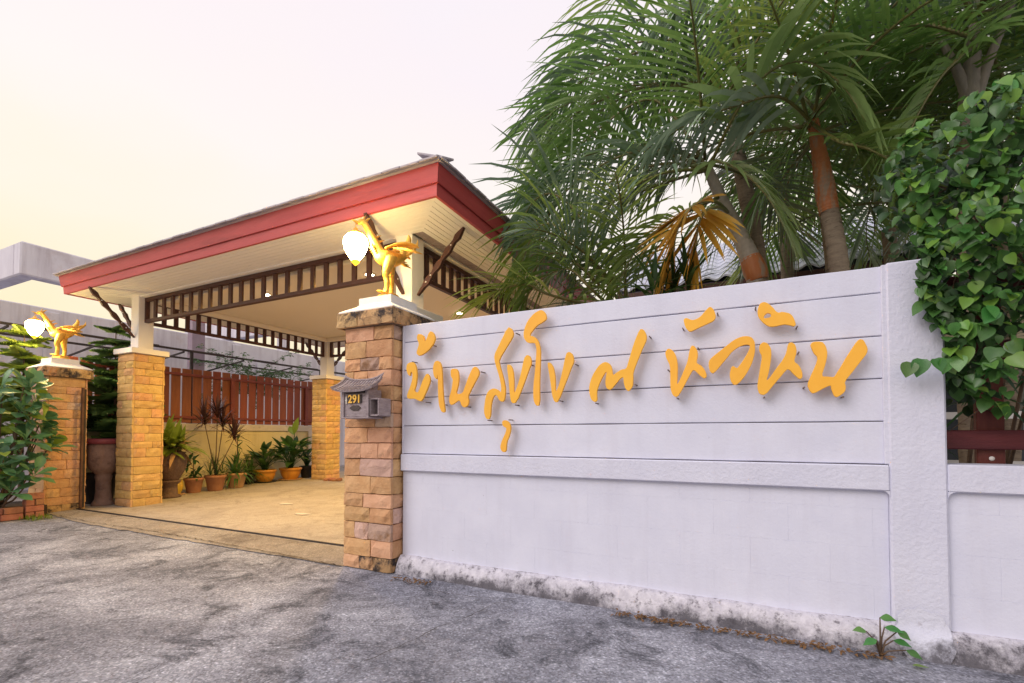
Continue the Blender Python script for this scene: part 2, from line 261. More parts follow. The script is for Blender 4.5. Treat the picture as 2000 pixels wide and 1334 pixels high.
# ------------------------------------------------------------------ mesh builder
class MB:
    def __init__(s): s.v = []; s.f = []; s.smooth = False
    def add(s, vs, fs):
        n = len(s.v); s.v += [tuple(p) for p in vs]; s.f += [tuple(i+n for i in f) for f in fs]; return s
    def box(s, x0, x1, y0, y1, z0, z1, b=0.0):
        if b <= 0:
            return s.add([(x,y,z) for x in (x0,x1) for y in (y0,y1) for z in (z0,z1)],
                         [(0,1,3,2),(4,6,7,5),(0,4,5,1),(2,3,7,6),(0,2,6,4),(1,5,7,3)])
        b = min(b, abs(x1-x0)*.49, abs(y1-y0)*.49, abs(z1-z0)*.49)
        X = (x0,x1); Y = (y0,y1); Z = (z0,z1); vs = []; idx = {}
        for i in (0,1):
            for j in (0,1):
                for k in (0,1):
                    bx = X[i]+(b if i==0 else -b); by = Y[j]+(b if j==0 else -b); bz = Z[k]+(b if k==0 else -b)
                    idx[i,j,k,'x'] = len(vs); vs.append((X[i],by,bz))
                    idx[i,j,k,'y'] = len(vs); vs.append((bx,Y[j],bz))
                    idx[i,j,k,'z'] = len(vs); vs.append((bx,by,Z[k]))
        g = lambda i,j,k,a: idx[i,j,k,a]
        fs = []
        def face(q, nrm):
            a,b_,c = (Vector(vs[q[0]]),Vector(vs[q[1]]),Vector(vs[q[2]]))
            if (b_-a).cross(c-a).dot(nrm) < 0: q = q[::-1]
            fs.append(tuple(q))
        for i in (0,1):
            n = Vector((2*i-1,0,0)); face([g(i,0,0,'x'),g(i,1,0,'x'),g(i,1,1,'x'),g(i,0,1,'x')], n)
            n = Vector((0,2*i-1,0)); face([g(0,i,0,'y'),g(1,i,0,'y'),g(1,i,1,'y'),g(0,i,1,'y')], n)
            n = Vector((0,0,2*i-1)); face([g(0,0,i,'z'),g(1,0,i,'z'),g(1,1,i,'z'),g(0,1,i,'z')], n)
        for i in (0,1):
            for j in (0,1):
                face([g(i,j,0,'x'),g(i,j,1,'x'),g(i,j,1,'y'),g(i,j,0,'y')], Vector((2*i-1,2*j-1,0)))
                face([g(i,0,j,'x'),g(i,1,j,'x'),g(i,1,j,'z'),g(i,0,j,'z')], Vector((2*i-1,0,2*j-1)))
                face([g(0,i,j,'y'),g(1,i,j,'y'),g(1,i,j,'z'),g(0,i,j,'z')], Vector((0,2*i-1,2*j-1)))
                for k in (0,1):
                    face([g(i,j,k,'x'),g(i,j,k,'y'),g(i,j,k,'z')], Vector((2*i-1,2*j-1,2*k-1)))
        return s.add(vs, fs)
    def tube(s, pts, rad, n=8, cap=True, flat=1.0):
        pts = [Vector(p) for p in pts]; rad = rad if isinstance(rad, (list,tuple)) else [rad]*len(pts)
        rings = []; base = len(s.v); up = None
        for i, p in enumerate(pts):
            t = (pts[min(i+1,len(pts)-1)]-pts[max(i-1,0)]).normalized()
            if up is None:
                up = Vector((0,0,1)) if abs(t.z) < .9 else Vector((0,1,0))
            a = t.cross(up).normalized(); up = a.cross(t).normalized()
            for k in range(n):
                an = 2*PI*k/n
                s.v.append(tuple(p + a*math.cos(an)*rad[i]*flat + up*math.sin(an)*rad[i]))
        for i in range(len(pts)-1):
            for k in range(n):
                a = base+i*n+k; b = base+i*n+(k+1)%n
                s.f.append((a,b,b+n,a+n))
        if cap:
            s.f.append(tuple(base+k for k in range(n))[::-1]); s.f.append(tuple(base+(len(pts)-1)*n+k for k in range(n)))
        return s
    def lathe(s, prof, n=20, c=(0,0,0), wob=0):
        base = len(s.v)
        for r, z in prof:
            for k in range(n):
                an = 2*PI*k/n; rr = r*(1+(wob*math.cos(an*8) if wob else 0))
                s.v.append((c[0]+rr*math.cos(an), c[1]+rr*math.sin(an), c[2]+z))
        for i in range(len(prof)-1):
            for k in range(n):
                a = base+i*n+k; b = base+i*n+(k+1)%n
                s.f.append((a,b,b+n,a+n))
        s.f.append(tuple(base+k for k in range(n))[::-1]); s.f.append(tuple(base+(len(prof)-1)*n+k for k in range(n)))
        return s
    def prism(s, poly, axis, a0, a1):
        """poly of 2-D points extruded along axis x/y/z from a0 to a1"""
        def P(u, v, a): return {'x': (a,u,v), 'y': (u,a,v), 'z': (u,v,a)}[axis]
        n = len(poly)
        vs = [P(u,v,a0) for u,v in poly]+[P(u,v,a1) for u,v in poly]
        return s.add(vs, [tuple(range(n)), tuple(range(2*n-1, n-1, -1))]+[(i,(i+1)%n+0,(i+1)%n+n,i+n) for i in range(n)])
    def mesh(s, name, m=None, smooth=None):
        me = bpy.data.meshes.new(name); me.from_pydata(s.v, [], s.f)
        bm = bmesh.new(); bm.from_mesh(me); bmesh.ops.recalc_face_normals(bm, faces=bm.faces); bm.to_mesh(me); bm.free()
        if m is not None: me.materials.append(M[m] if isinstance(m, str) else m)
        sm = s.smooth if smooth is None else smooth
        if sm: me.polygons.foreach_set('use_smooth', [True]*len(me.polygons))
        return me
    def raw(s, name, m=None, smooth=False):
        me = bpy.data.meshes.new(name); me.from_pydata(s.v, [], s.f)
        if m is not None: me.materials.append(M[m] if isinstance(m, str) else m)
        if smooth: me.polygons.foreach_set('use_smooth', [True]*len(me.polygons))
        return me
    def build(s, name, m, parent=None, smooth=None, raw=False, kind=None):
        me = s.raw(name, m, bool(smooth)) if raw else s.mesh(name, m, smooth)
        return link(name, me, parent, kind)
def link(name, me, parent=None, kind=None):
    o = bpy.data.objects.new(name, me); COL.objects.link(o)
    if parent is not None:
        o.parent = parent
        if parent.name in WORLD: o.matrix_parent_inverse = Matrix.Translation(-parent.location)
    if kind: o['kind'] = kind
    return o
def tag(o, label, cat, group=None):
    o['label'] = label; o['category'] = cat
    if group: o['group'] = group
    return o
WORLD = set()          # things whose children are modelled in place
def thing(name, label, cat, loc=(0,0,0), group=None, rz=0, world=True):
    o = bpy.data.objects.new(name, None); COL.objects.link(o); o.location = loc; o.rotation_euler = (0,0,rz); o.empty_display_size = .1
    if world: WORLD.add(o.name)
    return tag(o, label, cat, group)
def copy_tree(o, parent=None):
    c = o.copy(); COL.objects.link(c); c.parent = parent
    for ch in [x for x in bpy.data.objects if x.parent is o]: copy_tree(ch, c)
    return c
def rnd(a, b): return random.uniform(a, b)
def FZ(y): return .006+max(0, (y-3.63)*.0237)      # carport floor height
# ================================================================== ground
g = MB()
xs = [-400,-60,-25,-14,-11]+[-10+.5*i for i in range(31)]+[7,12,30,400]
ys = [-400,-60,-12,-5]+[-2+.4*i for i in range(14)]+[4.2,6,10,20,60,400]
def gz(x, y):
    if -10.5 < x < 5.6 and -2.1 < y < 3.0: return .010*noise.noise(Vector((x*.7, y*.7, 3)))-.004
    return -.004
for y in ys:
    for x in xs: g.v.append((x, y, gz(x, y)))
nx = len(xs)
for j in range(len(ys)-1):
    for i in range(nx-1): g.f.append((j*nx+i, j*nx+i+1, (j+1)*nx+i+1, (j+1)*nx+i))
ground = g.build('road', 'road', smooth=True, kind='structure')

def crack(name, pts, wd, m, z, parent):
    b = MB(); L = []; Rr = []
    P = []
    for i in range(len(pts)-1):
        a = Vector(pts[i]); c = Vector(pts[i+1]); n = max(2, int((c-a).length/.05))
        for k in range(n): P.append(a+(c-a)*k/n)
    P.append(Vector(pts[-1]))
    for i, p in enumerate(P):
        t = (P[min(i+1,len(P)-1)]-P[max(i-1,0)]).normalized(); nn = Vector((-t.y, t.x))
        j = rnd(-.012,.012); ww = wd*rnd(.35,1.2)
        q = p+nn*j
        b.v += [(q.x+nn.x*ww, q.y+nn.y*ww, z), (q.x-nn.x*ww, q.y-nn.y*ww, z)]
    for i in range(len(P)-1): b.f.append((2*i,2*i+1,2*i+3,2*i+2))
    return b.build(name, m, parent)
crack('crack', [(-1.42,3.0),(-1.50,2.86),(-1.55,2.60),(-1.62,2.42),(-1.66,2.1),(-1.72,1.85)], .0035, 'soil', .011, ground)
crack('crack', [(-2.5,3.0),(-2.1,2.88),(-1.75,2.90),(-1.42,3.0)], .0035, 'soil', .011, ground)

# apron of browner concrete in front of the gate, with a ragged edge
b = MB(); n = 90; fr = []
for i in range(n+1):
    x = -9.15+(6.0)*i/n
    fr.append((x, 3.10+.05*noise.noise(Vector((x*1.3,1,0)))+.03*noise.noise(Vector((x*6,4,0)))+(.10 if x<-7.5 else 0)*( -7.5-x)))
for i,(x,y) in enumerate(fr): b.v += [(x,y,.004),(x,y+.22,.010),(x,3.60,.012)]
for i in range(n): b.f += [(3*i,3*i+3,3*i+4,3*i+1),(3*i+1,3*i+4,3*i+5,3*i+2)]
apron = b.build('apron', 'apron', kind='structure', smooth=True)
crack('crack', [(-8.6,3.23),(-7.6,3.18),(-6.4,3.2),(-5.2,3.17),(-4.3,3.14),(-3.2,3.08)], .006, 'soil', .014, apron)

# carport floor, rising a little towards the back
b = MB()
b.add([(-10.1,3.66,FZ(3.66)),(-2.3,3.66,FZ(3.66)),(-2.3,9.6,FZ(9.6)),(-10.1,9.6,FZ(9.6)),(-10.1,3.60,.0),(-2.3,3.60,.0),(-2.3,3.60,.008),(-10.1,3.60,.008)],
      [(0,1,2,3),(4,5,6,7),(7,6,1,0)])
drive = b.build('driveway', 'drive', kind='structure')
for x, y in ((-5.556,4.719),(-6.515,5.238)):
    b = MB(); b.add([(x+.16*math.cos(a)*rnd(.7,1.1), y+.07*math.sin(a)*rnd(.6,1.1), FZ(y)+.006) for a in [2*PI*k/12 for k in range(12)]], [tuple(range(12))])
    b.build('paint_spot', 'coping', drive)
b = MB(); b.box(-9.12,-3.16,3.622,3.644,.008,.024,.003); rail = b.build('gate_rail', 'steel'); tag(rail, 'dark steel sliding gate rail set across the driveway', 'rail')

# garden soil behind the wall
b = MB(); b.box(-2.2,6,3.5,9.5,-.05,.05); gsoil = b.build('garden_bed', 'soil', kind='structure')
b = MB(); b.box(-12.9,-10.1,1.0,13,-.05,.012); ny = b.build('neighbour_yard', 'apron', kind='structure')

# ================================================================== white boundary wall
wall = thing('boundary_wall', 'white painted street wall of boards and blocks with gold letters', 'wall', (-.8,3.3,0))
zs = [.985,1.22,1.455,1.69,1.93,2.075]
XL, XR = -2.60, .705
for i in range(5):
    b = MB(); z0 = zs[i]+.0026; z1 = zs[i+1]-(.0026 if i < 4 else 0)
    # boards with slightly uneven edges
    n = 26; b.v = []; 
    for k in range(n+1):
        x = XL+.018+(XR-XL-.03)*k/n
        j0 = .0022*noise.noise(Vector((x*4,i*3.1,0))); j1 = .0022*noise.noise(Vector((x*4,i*3.1+1.7,5)))
        yy = 3.222+.0015*noise.noise(Vector((x*2,i,9)))
        b.v += [(x,yy+.004,z0+j0),(x,yy,z0+j0+.004),(x,yy,z1+j1-.004),(x,yy+.004,z1+j1),(x,3.262,z1),(x,3.262,z0)]
    for k in range(n):
        for q in range(6):
            b.f.append((6*k+q, 6*k+(q+1)%6, 6*k+6+(q+1)%6, 6*k+6+q))
    b.f += [tuple(range(6)), tuple(6*n+q for q in range(6))]
    b.build('plank', 'wall', wall, smooth=False)
b = MB(); b.box(XL+.02,XR-.004,3.245,3.36,.98,2.072); b.build('backing', 'joint', wall)
b = MB(); b.box(XL,XL+.017,3.215,3.36,.985,2.075,.003); b.build('edge_trim', 'wall', wall)
b = MB(); b.box(XR-.012,XR+.012,3.208,3.36,.986,2.078,.004); b.build('edge_trim', 'column', wall)
# columns
b = MB(); b.box(.712,.955,3.20,3.42,.0,2.085,.010); col1 = b.build('column', 'column', wall)
b = MB(); b.box(3.96,4.2,3.20,3.42,.0,2.085,.010); b.build('column', 'column', wall)
b = MB(); b.box(XL,.7115,3.197,3.40,.843,.982,.006); b.build('ledge', 'column', wall)
b = MB(); b.box(.9555,3.9595,3.202,3.42,.85,.992,.006); b.build('ledge', 'column', wall)
def fillet(cx, cz, sx, r=.035):
    poly = [(cx,cz)]+[(cx+sx*(r-r*math.cos(a)), cz-(r-r*math.sin(a))) for a in [PI/2*k/6 for k in range(7)]]
    b = MB(); b.prism(poly, 'y', 3.2045, 3.25); b.build('corner_fillet', 'column', wall)
fillet(.7125,.8435,-1); fillet(.9545,.8505,1)
# lower panel of painted blocks
def blocks(x0, x1, zt, tot):
    n = 0; h = .2; z = .10; r = 0
    while z < zt-.01:
        z2 = min(z+.213, zt); x = x0-(.2 if r % 2 else 0)
        while x < x1-.005:
            xa = max(x, x0); xb = min(x+.405, x1)
            if xb-xa > .02:
                b = MB(); yy = 3.236+rnd(-.0003,.0003); b.box(xa+.0001,xb-.0001,yy,3.30,z+.0001,z2-.0001,.0007); b.build('block', 'wall', wall)
            x += .405
        z = z2; r += 1
blocks(XL,.711,.8425,0); blocks(.956,2.4,.8495,0)
b = MB(); b.box(2.4,3.958,3.236,3.3,.13,.8495); b.build('panel', 'wall', wall)
# footing strip, lumpy and mouldy
def footing(x0, x1, y0):
    b = MB(); n = int((x1-x0)/.04); prof = [(.050,-.02),(.034,.04),(.020,.08),(.004,.112),(-.02,.130),(-.12,.132)]
    for i in range(n+1):
        x = x0+(x1-x0)*i/n
        w = .85+.18*noise.noise(Vector((x*1.1,2,0)))
        for k,(p,z) in enumerate(prof):
            b.v.append((x, y0-p*1.35*w-.006*noise.noise(Vector((x*9,z*30,0))), z+(.012*noise.noise(Vector((x*2.2,7,k)))) if 0<k<5 else z))
    m = len(prof)
    for i in range(n):
        for k in range(m-1): b.f.append((i*m+k,(i+1)*m+k,(i+1)*m+k+1,i*m+k+1))
    return b.build('footing', 'footing', wall, smooth=True)
footing(XL-.0,3.96,3.185)
b = MB()     # bare plaster patch at the column foot
N_ = 30
def patch_y(z):
    T = [(-.2,.05),(-.02,.05),(.04,.034),(.08,.020),(.112,.004),(.135,-.014),(.9,-.014)]
    for (a_,p_),(c_,q_) in zip(T[:-1],T[1:]):
        if a_ <= z <= c_: return min(3.1975, 3.185-1.32*(p_+(q_-p_)*(z-a_)/(c_-a_))-.010)
    return 3.1975
for ring in range(6):
    rr = ring/5
    for k in range(N_):
        a = 2*PI*k/N_; ra = 1+.30*noise.noise(Vector((math.cos(a)*2.2,math.sin(a)*2.2,4)))+.12*noise.noise(Vector((math.cos(a)*7,math.sin(a)*7,6)))
        b.v.append((.835+.118*rr*ra*math.cos(a), patch_y(.09+.15*rr*ra*math.sin(a))-.003*(1-rr**2), .09+.15*rr*ra*math.sin(a)))
for ring in range(5):
    for k in range(N_): b.f.append((ring*N_+k, ring*N_+(k+1)%N_, (ring+1)*N_+(k+1)%N_, (ring+1)*N_+k))
b.build('plaster_patch', 'patch', wall, smooth=True)

# timber fence standing behind the opening at the right
tf = thing('timber_fence', 'maroon timber fence behind the wall opening under the creeper', 'fence', (2.2,3.5,0))
for x in (1.215,1.72,2.22,2.72,3.22,3.72):
    b = MB(); b.box(x-.058,x+.058,3.46,3.50,.3,2.0,.004); p = b.build('post', 'darkred_v', tf)
    b = MB(); b.lathe([(.0,0),(.012,.0),(.012,.004),(.006,.008),(.0,.009)], 10)
    s = b.build('bolt', 'whiteframe', p); s.rotation_euler = (PI/2,0,0); s.location = (x,3.459,1.018)
for z in (1.067,1.55,1.92):
    b = MB(); b.box(.9,4.0,3.415,3.455,z,z+.105,.006); b.build('rail', 'darkred', tf)

# ================================================================== sign letters
LETTERS = [
('bo_baimai',[[(-2502,1698),(-2498,1722),(-2489,1734),(-2470,1741),(-2455,1743),(-2434,1740),(-2421,1729),(-2408,1704),(-2402,1679),(-2398,1638),(-2399,1607),(-2404,1567),(-2411,1540),(-2423,1512),(-2419,1498),(-2396,1490),(-2384,1492),(-2376,1503),(-2363,1528),(-2339,1581),(-2322,1610),(-2304,1634),(-2292,1638),(-2277,1624),(-2270,1610),(-2266,1589),(-2270,1567),(-2284,1535),(-2302,1499),(-2334,1441),(-2354,1419),(-2375,1423),(-2389,1429),(-2406,1439),(-2430,1443),(-2473,1443),(-2492,1451),(-2494,1471),(-2487,1493),(-2469,1528),(-2457,1556),(-2444,1592),(-2440,1617),(-2441,1644),(-2443,1658),(-2449,1665),(-2454,1665),(-2460,1659),(-2463,1650),(-2465,1635),(-2471,1633),(-2483,1642),(-2492,1655),(-2500,1679)]],[(-2447,1748),(-2308,1409)]),
('mai_tho',[[(-2396,1943),(-2392,1962),(-2384,1970),(-2367,1968),(-2353,1963),(-2335,1951),(-2327,1937),(-2326,1914),(-2320,1907),(-2307,1912),(-2298,1926),(-2286,1955),(-2276,1970),(-2264,1981),(-2253,1978),(-2234,1962),(-2225,1947),(-2220,1925),(-2222,1908),(-2231,1887),(-2247,1866),(-2281,1834),(-2311,1814),(-2354,1796),(-2378,1794),(-2397,1809),(-2399,1827),(-2387,1856),(-2381,1873),(-2377,1886),(-2380,1900),(-2392,1925)]],[(-2256,1871)]),
('sara_aa',[[(-2229,1710),(-2220,1729),(-2209,1736),(-2194,1737),(-2182,1732),(-2168,1718),(-2161,1702),(-2155,1678),(-2151,1634),(-2146,1549),(-2142,1490),(-2136,1425),(-2130,1385),(-2123,1347),(-2123,1330),(-2130,1324),(-2139,1324),(-2152,1331),(-2162,1346),(-2174,1377),(-2180,1411),(-2185,1467),(-2186,1509),(-2187,1561),(-2188,1595),(-2192,1628),(-2195,1629),(-2198,1600),(-2205,1594),(-2220,1608),(-2228,1624),(-2233,1650),(-2235,1670),(-2234,1693)]],[(-2298,1588),(-2147,1385)]),
('no_nu',[[(-2056,1663),(-2032,1664),(-2017,1661),(-2006,1651),(-1999,1635),(-1994,1602),(-1994,1574),(-1999,1536),(-2006,1510),(-2017,1480),(-2014,1466),(-1995,1462),(-1980,1463),(-1962,1469),(-1950,1481),(-1939,1508),(-1927,1536),(-1909,1579),(-1895,1609),(-1876,1643),(-1864,1660),(-1849,1668),(-1837,1665),(-1821,1648),(-1813,1634),(-1811,1615),(-1816,1599),(-1831,1574),(-1847,1549),(-1872,1509),(-1888,1482),(-1905,1453),(-1909,1434),(-1903,1414),(-1903,1399),(-1909,1378),(-1918,1368),(-1934,1360),(-1946,1360),(-1959,1369),(-1967,1379),(-1974,1397),(-1980,1407),(-1988,1415),(-2005,1409),(-2043,1386),(-2063,1382),(-2074,1393),(-2079,1408),(-2079,1434),(-2074,1455),(-2063,1484),(-2056,1508),(-2051,1540),(-2048,1558),(-2046,1574),(-2050,1587),(-2061,1602),(-2066,1620),(-2066,1651)]],[(-1797,1627),(-1925,1363)]),
('so_suea',[[(-1556,1944),(-1537,1933),(-1527,1919),(-1519,1894),(-1523,1874),(-1541,1846),(-1569,1808),(-1620,1737),(-1639,1701),(-1636,1682),(-1628,1651),(-1609,1591),(-1597,1547),(-1586,1494),(-1585,1455),(-1593,1409),(-1604,1393),(-1623,1396),(-1637,1409),(-1653,1438),(-1665,1447),(-1679,1440),(-1688,1427),(-1699,1401),(-1706,1363),(-1711,1292),(-1721,1265),(-1740,1265),(-1752,1278),(-1763,1310),(-1764,1345),(-1756,1404),(-1748,1438),(-1734,1467),(-1719,1482),(-1694,1492),(-1675,1492),(-1653,1483),(-1640,1474),(-1626,1459),(-1620,1463),(-1617,1490),(-1620,1519),(-1631,1568),(-1643,1609),(-1662,1663),(-1672,1697),(-1677,1729),(-1671,1758),(-1649,1798),(-1623,1843),(-1580,1919)]],[(-1500,1897),(-1735,1255)]),
('sara_u',[[(-1605,1248),(-1592,1252),(-1579,1250),(-1561,1241),(-1550,1228),(-1542,1207),(-1541,1187),(-1547,1159),(-1554,1135),(-1569,1104),(-1576,1076),(-1578,1035),(-1586,1019),(-1604,1019),(-1614,1026),(-1624,1045),(-1624,1064),(-1615,1093),(-1604,1118),(-1586,1151),(-1578,1171),(-1574,1190),(-1580,1200),(-1599,1208),(-1607,1219),(-1610,1238)]],[(-1557,1256)]),
('kho_khai',[[(-1566,1665),(-1550,1664),(-1539,1655),(-1527,1633),(-1521,1611),(-1517,1577),(-1515,1538),(-1516,1471),(-1511,1450),(-1501,1464),(-1488,1493),(-1467,1554),(-1453,1605),(-1437,1675),(-1426,1709),(-1413,1723),(-1402,1725),(-1387,1716),(-1379,1702),(-1374,1676),(-1377,1655),(-1390,1627),(-1402,1598),(-1420,1552),(-1442,1500),(-1481,1414),(-1505,1380),(-1526,1381),(-1537,1395),(-1544,1431),(-1548,1466),(-1552,1519),(-1558,1568),(-1568,1638)]],[(-1505,1365),(-1387,1657)]),
('sara_o',[[(-1288,2041),(-1270,2025),(-1261,2010),(-1256,1986),(-1260,1972),(-1275,1962),(-1293,1953),(-1323,1940),(-1348,1920),(-1381,1883),(-1385,1866),(-1362,1859),(-1346,1851),(-1329,1835),(-1317,1814),(-1306,1775),(-1302,1740),(-1303,1689),(-1305,1636),(-1309,1553),(-1310,1484),(-1309,1394),(-1315,1357),(-1330,1356),(-1340,1364),(-1352,1388),(-1357,1421),(-1357,1482),(-1353,1527),(-1346,1583),(-1341,1627),(-1337,1683),(-1334,1719),(-1332,1756),(-1334,1781),(-1341,1805),(-1357,1814),(-1390,1815),(-1410,1824),(-1427,1847),(-1433,1868),(-1432,1898),(-1425,1925),(-1410,1961),(-1392,1986),(-1364,2014),(-1340,2030),(-1307,2043)]],[]),
('kho_khai',[[(-1244,1658),(-1233,1659),(-1223,1652),(-1208,1633),(-1200,1608),(-1192,1564),(-1189,1524),(-1189,1464),(-1184,1448),(-1173,1465),(-1161,1495),(-1144,1554),(-1131,1607),(-1114,1683),(-1103,1716),(-1091,1724),(-1080,1722),(-1065,1710),(-1057,1694),(-1052,1667),(-1055,1645),(-1069,1617),(-1082,1585),(-1104,1531),(-1125,1482),(-1156,1408),(-1174,1378),(-1189,1378),(-1198,1388),(-1208,1415),(-1215,1449),(-1222,1509),(-1230,1560),(-1243,1630)]],[(-1041,1636),(-1158,1385)]),
('no_nen',[[(-594,1836),(-581,1835),(-572,1827),(-562,1808),(-557,1793),(-556,1773),(-560,1756),(-572,1731),(-584,1706),(-600,1669),(-615,1632),(-637,1576),(-645,1545),(-644,1524),(-645,1504),(-647,1475),(-654,1457),(-668,1439),(-678,1436),(-687,1445),(-694,1457),(-701,1479),(-704,1497),(-705,1522),(-711,1530),(-723,1525),(-732,1518),(-745,1504),(-759,1487),(-784,1458),(-799,1449),(-814,1455),(-822,1467),(-827,1489),(-827,1509),(-823,1536),(-821,1552),(-818,1567),(-821,1571),(-830,1566),(-840,1552),(-858,1521),(-870,1496),(-883,1464),(-888,1445),(-889,1428),(-889,1412),(-887,1390),(-889,1378),(-898,1371),(-907,1372),(-921,1382),(-930,1397),(-937,1425),(-940,1446),(-940,1471),(-936,1495),(-925,1529),(-912,1558),(-887,1596),(-869,1617),(-846,1632),(-830,1636),(-813,1631),(-802,1623),(-790,1607),(-785,1588),(-781,1553),(-775,1543),(-763,1552),(-750,1561),(-730,1573),(-715,1579),(-694,1581),(-683,1593),(-674,1622),(-663,1658),(-644,1722),(-628,1767),(-607,1817)]],[(-538,1786),(-632,1476),(-898,1361)]),
('ho_hip',[[(-415,1694),(-402,1687),(-392,1677),(-381,1659),(-375,1642),(-369,1619),(-366,1592),(-366,1546),(-367,1513),(-370,1476),(-369,1464),(-362,1469),(-352,1488),(-334,1530),(-322,1559),(-308,1593),(-301,1620),(-295,1656),(-290,1678),(-283,1696),(-277,1702),(-268,1700),(-261,1693),(-252,1678),(-248,1665),(-246,1645),(-248,1627),(-254,1602),(-250,1589),(-234,1579),(-223,1570),(-212,1555),(-204,1540),(-197,1517),(-197,1505),(-205,1497),(-212,1498),(-224,1507),(-238,1521),(-261,1547),(-274,1552),(-285,1535),(-300,1508),(-327,1456),(-345,1423),(-363,1394),(-376,1386),(-391,1395),(-399,1410),(-406,1437),(-408,1467),(-408,1516),(-408,1547),(-409,1576),(-414,1598),(-426,1624),(-433,1643),(-437,1664),(-435,1677),(-425,1692)]],[(-244,1688),(-424,1560),(-370,1378)]),
('mai_han_akat',[[(-321,1876),(-311,1879),(-302,1876),(-287,1867),(-276,1863),(-263,1863),(-251,1866),(-232,1876),(-218,1888),(-199,1910),(-187,1923),(-176,1933),(-167,1932),(-155,1919),(-148,1905),(-142,1882),(-142,1867),(-149,1852),(-162,1843),(-187,1833),(-210,1824),(-241,1812),(-262,1803),(-281,1795),(-294,1796),(-306,1810),(-313,1822),(-319,1839),(-322,1853),(-324,1869)]],[(-130,1893),(-333,1820)]),
('wo_waen',[[(-177,1603),(-167,1616),(-149,1632),(-113,1660),(-86,1681),(-53,1707),(-32,1721),(-10,1730),(7,1734),(28,1734),(41,1731),(54,1724),(62,1714),(69,1697),(71,1678),(71,1646),(67,1619),(57,1582),(46,1554),(29,1520),(13,1494),(-12,1463),(-27,1450),(-41,1448),(-49,1454),(-58,1470),(-62,1485),(-64,1504),(-63,1521),(-58,1545),(-53,1556),(-47,1559),(-41,1556),(-31,1547),(-23,1547),(-13,1558),(-2,1573),(16,1601),(28,1623),(41,1649),(46,1664),(47,1676),(43,1682),(30,1686),(17,1686),(-3,1680),(-18,1674),(-38,1661),(-56,1645),(-81,1613),(-105,1584),(-141,1539),(-159,1524),(-169,1530),(-175,1539),(-179,1556),(-181,1570),(-181,1590)]],[]),
('ho_hip',[[(120,1690),(132,1685),(141,1676),(151,1658),(155,1640),(156,1614),(153,1585),(146,1538),(140,1507),(131,1475),(130,1464),(137,1466),(149,1480),(170,1513),(187,1539),(211,1572),(223,1594),(233,1617),(238,1636),(242,1662),(247,1673),(257,1678),(265,1675),(275,1664),(280,1650),(283,1627),(280,1606),(271,1578),(274,1562),(289,1548),(298,1534),(306,1513),(309,1498),(310,1480),(307,1471),(301,1466),(293,1469),(280,1483),(267,1498),(249,1522),(235,1525),(220,1508),(205,1488),(179,1455),(159,1429),(133,1394),(116,1382),(100,1385),(91,1395),(85,1418),(84,1436),(87,1460),(91,1487),(98,1532),(103,1563),(109,1598),(107,1618),(99,1634),(96,1648),(97,1667),(101,1678),(112,1688)]],[(296,1620),(118,1368)]),
('sara_i',[[(104,1921),(116,1927),(126,1927),(139,1920),(149,1912),(161,1897),(170,1886),(179,1871),(186,1863),(194,1857),(201,1856),(211,1859),(222,1857),(240,1851),(252,1845),(263,1833),(271,1818),(279,1792),(281,1779),(276,1772),(270,1772),(259,1778),(247,1782),(229,1787),(212,1786),(184,1781),(167,1780),(151,1783),(138,1790),(122,1805),(111,1818),(99,1835),(93,1850),(90,1869),(91,1886),(97,1909)],[(119,1839),(124,1851),(130,1858),(139,1863),(147,1862),(157,1856),(160,1850),(160,1839),(154,1834),(141,1831),(132,1830),(122,1833)]],[(79,1904),(290,1769)]),
('no_nu',[[(356,1661),(361,1668),(373,1671),(397,1670),(410,1665),(419,1652),(425,1638),(430,1612),(430,1590),(425,1560),(418,1531),(405,1489),(407,1472),(426,1471),(440,1469),(457,1466),(468,1472),(478,1492),(493,1518),(518,1567),(536,1599),(555,1632),(566,1650),(576,1663),(584,1667),(595,1663),(602,1651),(612,1625),(615,1609),(612,1594),(605,1579),(589,1556),(574,1534),(553,1503),(537,1480),(516,1451),(509,1433),(513,1415),(513,1403),(510,1388),(501,1376),(481,1360),(470,1357),(463,1363),(458,1374),(452,1394),(449,1407),(448,1420),(441,1422),(424,1415),(406,1405),(375,1386),(360,1382),(351,1390),(345,1401),(338,1422),(339,1441),(349,1468),(358,1492),(372,1525),(380,1548),(387,1574),(385,1589),(375,1601),(368,1612),(362,1628),(358,1640),(355,1653)]],[(320,1417),(504,1356)])]
LLAB = ['gold letter with a hooked loop nearest the stone pillar, first of the lower row',
 'small gold heart-like tone mark above the letter beside the stone pillar',
 'tall thin gold hooked stroke letter, second of the lower row from the pillar',
 'gold letter with looped foot, third of the lower row from the pillar',
 'gold letter with long slanted head and curled left foot, fourth from the pillar',
 'small gold comma-shaped vowel mark hanging below the other letters',
 'small gold V-shaped letter just left of the tallest letter',
 'tallest gold letter, with a hooked head reaching near the wall top',
 'gold V-shaped letter just right of the tallest letter',
 'gold wavy letter with a long slanted tail, alone at the middle of the wall',
 'gold V-shaped letter with a flicked tail, under the boat-shaped mark',
 'small gold boat-shaped mark near the wall top, left of the looped mark',
 'gold arched letter like an open ring, between the two V-shaped letters with tails',
 'gold V-shaped letter with a flicked tail, under the looped mark',
 'small gold looped mark with a hole, highest at the right of the sign',
 'large gold letter with knotted foot, last of the sign nearest the wall column']
dg = bpy.context.evaluated_depsgraph_get()
